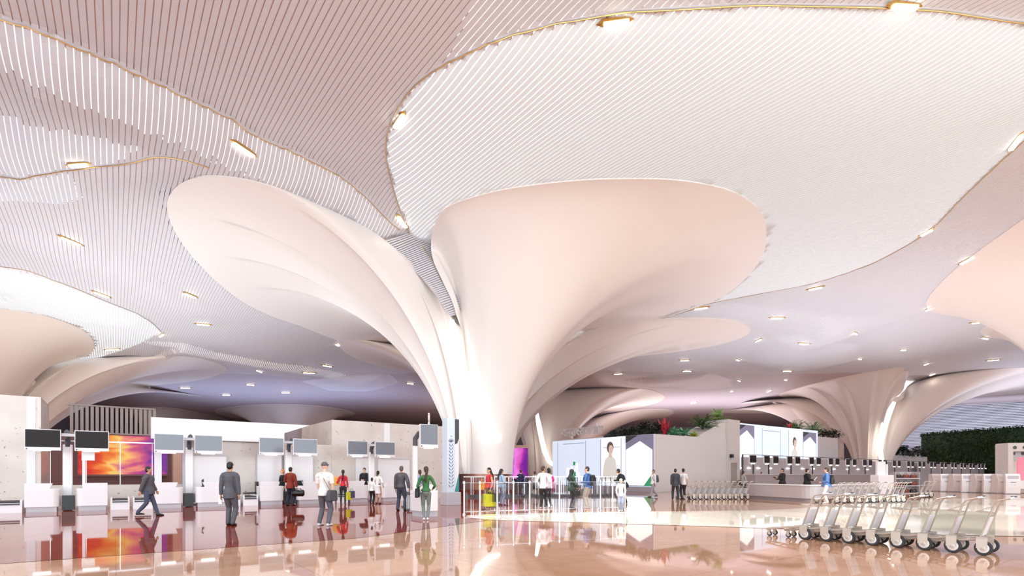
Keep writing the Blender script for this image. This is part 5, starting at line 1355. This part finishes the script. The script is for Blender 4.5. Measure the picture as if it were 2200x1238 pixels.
# carried things, each a thing of its own, placed at the hand or shoulder
def shopping_bag(pos, rz, m, label, w=.34, h=.42, d=.12, group=None):
    t = empty('shopping_bag', pos, rz, label, 'bag', group)
    MB().box(-w/2,w/2,-d/2,d/2,-h-.14,-.14).build('body', m, t)
    for s in (-1,1): MB().tube([(-w*.25,s*d*.4,-.14),(-w*.15,s*d*.2,-.02),(w*.15,s*d*.2,-.02),(w*.25,s*d*.4,-.14)], .006, 5).build('handle', m, t)
def duffel(pos, rz, m, label, L=.5, r=.15):
    t = empty('travel_bag', pos, rz, label, 'bag')
    MB().lathe([(r*.7,-L/2),(r,-L/2+.05),(r,L/2-.05),(r*.7,L/2)], (0,0,-.22), 'x', 16).build('body', m, t, smooth=True)
    for s in (-1,1): MB().tube([(-L*.28,s*r*.6,-.14),(-L*.2,s*.03,-.01),(L*.2,s*.03,-.01),(L*.28,s*r*.6,-.14)], .012, 6).build('handle', m, t)
def backpack(t, m, label, z=1.18, s=1.0):
    q = empty('backpack', wpos(t, (0,-.21*s,z)), t.rotation_euler.z, label, 'backpack'); q.scale = t.scale
    b = MB(); pts = [(-.15,-.22),(.15,-.22),(.16,.1),(.11,.24),(-.11,.24),(-.16,.1)]; b.prism(pts, -.09, .06); b.build('body', m, q, bevel=.04)
    b = MB(); b.prism([(-.11,-.18),(.11,-.18),(.11,.02),(-.11,.02)], -.13, -.08); b.build('pocket', m, q, bevel=.02)
    for sx in (-1,1): MB().tube([(sx*.10,.06,.2),(sx*.11,.12,.27),(sx*.115,.24,.26),(sx*.13,.345,.1),(sx*.14,.30,-.08),(sx*.13,.06,-.16)], [(.02,.008)]*6, 6).build('strap', m, q)
def shoulder_bag(t, m, label, side=1, z=.9, strap=True, d=.0):
    q = empty('shoulder_bag', wpos(t, (side*.27,-.06+d,z)), t.rotation_euler.z+R(80), label, 'bag'); q.scale = t.scale
    b = MB(); b.prism([(-.17,-.17),(.17,-.17),(.18,.02),(.13,.14),(-.13,.14),(-.18,.02)], -.06, .06); b.build('body', m, q, bevel=.03)
    inv = Matrix.Rotation(-R(80), 3, 'Z')
    L_ = lambda x, y, zz: inv@Vector((x-side*.27, y+.06-d, zz-z))
    if strap: MB().tube([L_(side*.25,-.12,z+.12), L_(side*.12,-.18,1.25), L_(-side*.03,-.10,1.46), L_(-side*.10,.05,1.46), L_(-side*.02,.16,1.3), L_(side*.25,.08,z+.12)], [(.022,.006)]*6, 6).build('strap', m, q)

S = 'stand'
# walking figure at the left desks
P, a_, _ = person(318,1109,1.72,-70,'person in a dark grey jacket and navy trousers walking past the left check-in desks', (84,82,88), (70,78,98), stance='walk', jacket=.018, hem=.78, hands=((-.22,.22,.86),(.22,-.2,.84)), skin='skin_tan')
# man in the grey suit
P, a_, _ = person(494,1130,1.80,2,'man in a dark grey suit seen from behind, hands low, left of centre', (88,88,94), (84,84,90), stance='relax', jacket=.013, hem=.76, hands=((-.25,.0,.80),(.23,.05,.84)), shape=1.0, vox=.009, legs=((-.085,.10,0),(.10,-.02,0)))
q = empty('passport', wpos(P, (-.28,.03,.70)), 0, 'pale folded paper held in the left hand of the suited man', 'paper')
MB().box(-.05,.05,-.01,.01,-.1,.09).build('cover', M['white_matte'], q)
# blond clerk and man in the red jacket
person(608,0,1.70,150,'blond clerk in a black dress standing behind the desk', (24,24,28), (24,24,28), 'bob', 'hair_blond', 'skin_light', female=True, hands=((-.1,.26,1.08),(.12,.24,1.06)), at_=un(u_at(607,nD+1.5), nD+1.5), head_turn=-20, skirt=.5)
P, a_, _ = person(624,1087,1.78,-8,'man in a rust-red jacket and navy trousers at the check-in desk, holding a black bag', (132,44,24), (26,26,44), jacket=.018, hem=.80, stance='apart', hands=((-.2,.26,1.08),(.27,.06,.84)), shape=1.06)
duffel(wpos(P, (.33,.08,.80)), R(10), M['black'], 'black travel bag carried by the man in the rust-red jacket', .55, .16)
# man in the white t-shirt
P, a_, _ = person(697,1130,1.80,-12,'man in white t-shirt and grey trousers seen from behind, grey cap', (236,230,226), (92,90,98), 'hat', (96,96,102), 'skin_light', stance='apart', sleeves='short', hem=.84, hands=((-.2,.14,.88),(.25,.05,.84)), shape=1.08, vox=.009, shoes='shoe_white', head_turn=-25)
shoulder_bag(P, M['dark_grey'], 'dark grey shoulder bag worn by the man in the white t-shirt', 1, .86)
# woman in the red top with bags
P, a_, _ = person(737,1085,1.66,12,'woman with long black hair in a red top and black cropped trousers at the belts', (206,44,64), (48,48,54), 'long', 'hair_black', 'skin_tan', female=True, hands=((-.2,.2,1.05),(.24,.02,.82)), hem=.96, shoes='shoe_brown')
shopping_bag(wpos(P, (.30,.02,.80)), R(60), cloth((206,206,40)), 'small yellow shopping bag in the right hand of the woman in the red top', .3, .38)
shopping_bag(wpos(P, (.42,.10,.84)), R(40), cloth((70,62,92)), 'dark violet shopping bag beside the small yellow one', .26, .34)
q = empty('shoulder_bag', wpos(P, (-.33,.1,1.2)), R(10), 'mustard yellow bag on the left arm of the woman in the red top', 'bag')
b = MB(); b.prism([(-.16,-.2),(.16,-.2),(.17,.1),(.1,.2),(-.1,.2),(-.17,.1)], -.06, .06); b.build('body', cloth((222,170,80)), q, bevel=.03); MB().tube([(-.08,0,.18),(-.04,0,.28),(.04,0,.28),(.08,0,.18)], .012, 6).build('handle', cloth((222,170,80)), q)
# clerk in black, woman in white and child
person(782,0,1.80,175,'clerk in a black suit behind the left check-in desks', (22,22,26), (22,22,26), 'short', 'hair_black', 'skin_light', jacket=.016, hem=.76, hands=((-.06,.26,1.12),(.08,.26,1.10)), at_=un(u_at(783,nD+1.35), nD+1.35), head_turn=10)
P, a_, _ = person(812,1083,1.62,-10,'woman in a white belted dress with a black ponytail, beside a child', (240,238,236), (240,238,236), 'tail', 'hair_black', 'skin_tan', female=True, skirt=.55, hem=.92, hands=((-.18,.2,1.05),(.26,.1,.95)), shoes='shoe_brown')
q = MB().lathe([(1,0),(1,.045)], seg=20).build('belt', M['black'], P); q.scale = (.145,.122,1); q.location = (0,0,1.04)
person(799,1083,1.28,-6,'child in a white shirt and black trousers beside the woman in white', (238,238,238), (30,30,34), hairm='hair_black', sleeves='long', vox=.012)
# man in the grey bomber jacket with suitcase
P, a_, _ = person(862,1098,1.78,-6,'man in grey bomber jacket and dark blue trousers beside a suitcase', (84,82,84), (64,68,84), 'short', 'hair_grey', 'skin_tan', jacket=.022, hem=.92, stance='apart', hands=((-.24,.02,.84),(.33,-.06,.90)), shape=1.02, head_turn=15)
sp = wpos(P, (.46,-.12,0)); sp.z = 0
q = empty('suitcase', sp, R(-10), 'grey rolling suitcase beside the man in the bomber jacket', 'suitcase')
mat('case_grey', (140,140,142), .4, metal=.2)
MB().box(-.2,.2,-.12,.12,.06,.60).build('shell', M['case_grey'], q, bevel=.04)
b = MB(); b.tube([(-.1,.05,.6),(-.1,.05,.92),(.1,.05,.92),(.1,.05,.6)], .012, 6); b.build('handle', M['dark_grey'], q)
for sx in (-1,1):
    for sy in (-1,1): MB().lathe([(.032,-.014),(.032,.014)], (sx*.15,sy*.08,.032), 'x', 12).build('wheel', M['black'], q)
for k in range(5): MB().box(-.16+k*.08-.012,-.16+k*.08+.012,-.125,-.12,.12,.54).build('rib', M['soft_grey'], q)
# woman with violet top beyond, woman in green
P, a_, _ = person(902,1092,1.64,20,'woman in a lilac top with a pink-brown handbag, half hidden by the woman in green', (160,166,226), (190,150,150), 'tail', 'hair_brown', 'skin_light', female=True, hands=((-.2,.2,1.05),(.22,.12,.95)))
shoulder_bag(P, cloth((150,96,96)), 'pink-brown handbag of the half hidden woman in lilac', -1, 1.1, True)
P, a_, _ = person(915,1118,1.70,8,'woman with long dark hair in green top and grey trousers', (58,112,62), (120,130,124), 'long', 'hair_brown', 'skin_light', female=True, hands=((-.22,.14,.96),(.24,.22,1.04)), shape=1.05, vox=.009, stance='close', shoes='shoe_white', hem=.95, head_turn=20)
shoulder_bag(P, M['black'], 'black bag hanging at the left hip of the woman in green', -1, .92, True)

# woman with the yellow bags in front of the barriers
P, a_, _ = person(1051,1096,1.72,120,'woman in a red vest and black trousers walking with a big yellow bag', (190,40,50), (40,42,46), 'long', 'hair_black', 'skin_tan', female=True, stance='walk', hands=((-.22,.05,.88),(.2,.18,1.1)), hem=.92, sleeves='none', shoes='shoe_brown', head_turn=10)
shopping_bag(wpos(P, (-.26,.12,.82)), R(15), cloth((196,196,30)), 'big yellow-green shopping bag carried low by the woman in the red vest', .5, .5, .16)
shopping_bag(wpos(P, (-.40,-.10,.86)), R(30), M['black'], 'black shopping bag behind the big yellow one', .3, .36)
q = wpos(P, (.26,.2,1.05)); shopping_bag(q+Vector((0,0,.25)), R(-20), cloth((236,160,70)), 'orange and cream bag on the arm of the woman in the red vest', .26, .32)
P, a_, _ = person(1077,1086,1.70,-60,'woman in a light blue cardigan half hidden behind the woman in the red vest', (160,190,214), (150,170,190), 'long', 'hair_black', 'skin_tan', female=True, hands=((-.2,.2,1.1),(.2,.22,1.12)))
# people behind the barriers
P, a_, _ = person(1119,1068,1.74,-20,'man in a navy suit walking away behind the barriers', (38,38,76), (30,30,62), 'short', 'hair_brown', 'skin_light', jacket=.018, hem=.78, stance='apart')
P, a_, _ = person(1149,1067,1.64,-8,'woman in a white blouse and black pencil skirt behind the barriers', (238,226,220), (36,32,36), 'tail', 'hair_brown', 'skin_light', female=True, skirt=.52, stance='close', hem=1.0)
P, a_, _ = person(1167,1093,1.80,-25,'man in a white shirt and dark trousers leaning to the woman in pink', (232,232,238), (40,36,40), 'short', 'hair_brown', 'skin_tan', hands=((-.2,.12,.95),(.2,.24,1.1)), hem=.84, shoes='shoe_white', head_turn=-20)
P, a_, _ = person(1179,1092,1.72,25,'woman in white and bright pink close behind the man in the white shirt', (236,226,230), (40,36,40), 'bob', 'hair_black', 'skin_light', female=True, hands=((-.16,.2,1.1),(.2,.1,.95)), shoes='shoe_white')
q = empty('scarf', wpos(P, (.16,-.02,1.05)), P.rotation_euler.z, 'bright pink scarf hanging from the shoulder of the woman in white', 'scarf')
MB().tube([(-.02,-.06,.36),(.04,-.03,.2),(.06,.0,-.1),(.05,.02,-.42)], [(.06,.04),(.07,.04),(.065,.035),(.04,.02)], 8).build('cloth', cloth((226,40,140)), q, smooth=True)
P, a_, _ = person(1228,1094,1.66,-70,'woman in a dark headscarf and green jacket holding a black briefcase', (38,56,44), (40,40,42), 'scarf', (40,44,42), 'skin_light', female=True, jacket=.016, hem=.80, hands=((-.12,.26,.96),(.14,.26,.94)), shoes='shoe_black')
q = empty('briefcase', wpos(P, (0,.30,.86)), P.rotation_euler.z, 'black briefcase held in front by the woman in the headscarf', 'bag')
MB().box(-.07,.07,-.2,.22,-.26,.04).build('body', M['black'], q, bevel=.02); MB().tube([(0,-.07,.04),(0,-.05,.1),(0,.07,.1),(0,.09,.04)], .012, 6).build('handle', M['black'], q); MB().box(-.075,.075,-.02,.02,-.06,-.02).build('clasp', M['steel'], q)
P, a_, _ = person(1263,1092,1.78,60,'man in blue denim shirt and light trousers behind the glass barriers', (76,110,172), (204,196,184), 'short', 'hair_brown', 'skin_light', hands=((-.14,.26,1.1),(.14,.26,1.1)), hem=.84, shoes='shoe_white', lean=2, head_turn=15)
backpack(P, M['black'], 'black backpack on the man in the blue denim shirt')
person(1334,1099,1.28,165,'small child in pale patterned clothes in front of the barriers', (226,226,220), (150,156,176), 'hat', (232,224,214), 'skin_light', hands=((-.2,.06,.88),(.2,.1,.9)), hem=.82, vox=.012, shoes='shoe_white', stance='close')
P, a_, _ = person(1342,1082,1.72,50,'person in a black jacket bending forward behind the small child', (28,28,30), (40,40,44), 'short', 'hair_black', 'skin_tan', jacket=.02, hem=.82, lean=26, hands=((-.14,.5,1.18),(.16,.46,1.1)))
P, a_, _ = person(1404,1069,1.74,105,'man in a white shirt and grey trousers walking left past the white arch picture', (232,228,228), (150,150,158), 'short', 'hair_grey', 'skin_tan', stance='walk', hem=.84)
backpack(P, M['dark_grey'], 'dark backpack on the man walking past the white arch picture')
P, a_, _ = person(1451,1074,1.76,-12,'man in a dark grey suit walking beside a man in a light shirt', (62,64,72), (46,48,56), 'short', 'hair_black', 'skin_tan', jacket=.018, hem=.78, stance='apart')
P, a_, _ = person(1468,1073.5,1.78,8,'man in a light short-sleeved shirt and black trousers, right of the grey suit', (214,208,208), (38,38,46), 'short', 'hair_black', 'skin_tan', stance='relax', sleeves='short', hem=.84, hands=((-.16,.16,1.0),(.24,0,.84)))
# right island
P, a_, _ = person(1597,0,1.66,-70,'woman in a grey patterned top standing at the left end of the grey counters', (150,150,148), (40,40,42), 'tail', 'hair_black', 'skin_tan', female=True, at_=Vector((fl(1597,1068).x, fl(1597,1068).y, 0)), hands=((-.14,.24,1.0),(.18,.2,1.0)))
shoulder_bag(P, M['black'], 'black bag of the woman at the left end of the grey counters', -1, 1.0, False)
cd_ = lambda px, dY: Vector(((px-1100)/F*dY, dY, 0))
P, a_, _ = person(1679,0,1.80,95,'bearded clerk in a black suit holding a dark tablet behind the grey counter', (34,28,28), (30,28,30), 'short', 'hair_black', 'skin_tan', jacket=.016, hem=.76, at_=cd_(1681,34.0), hands=((-.1,.36,1.18),(.12,.34,1.14)))
q = empty('tablet', wpos(P, (0,.46,1.2)), P.rotation_euler.z, 'dark tablet in the hands of the bearded clerk', 'tablet')
o = MB().box(-.12,.12,-.1,.12,-.01,.01).build('body', M['black'], q); o.rotation_euler = (R(35),0,0)
P, a_, _ = person(1735,0,1.78,-110,'clerk in a black suit and tie reading white papers behind the grey counter', (34,32,34), (30,28,30), 'short', 'hair_black', 'skin_light', jacket=.016, hem=.76, at_=cd_(1734,33.2), hands=((-.1,.34,1.08),(.14,.32,1.1)))
q = empty('papers', wpos(P, (.02,.44,1.18)), P.rotation_euler.z, 'white papers held by the clerk in the black suit', 'paper')
o = MB().box(-.1,.1,-.01,.01,-.14,.14).build('sheet', M['white_matte'], q); o.rotation_euler = (R(-40),0,0)
P, a_, _ = person(1775,0,1.78,62,'man in blue denim jacket and light trousers at the grey counter', (90,126,184), (222,214,204), 'short', 'hair_brown', 'skin_light', hem=.82, at_=cd_(1776,27.0), hands=((-.14,.22,1.05),(.2,.14,.95)), shoes='shoe_white', jacket=.012)
backpack(P, M['black'], 'black backpack on the man in blue denim at the grey counter')
P, a_, _ = person(1646,0,1.62,-160,'distant person with dark hair behind the back counter, only the head in view', (90,80,84), (60,60,66), 'short', 'hair_black', 'skin_tan', at_=cd_(1636,43.5), vox=.013)
for o in bpy.data.objects:
    if '_arms' in o: del o['_arms']
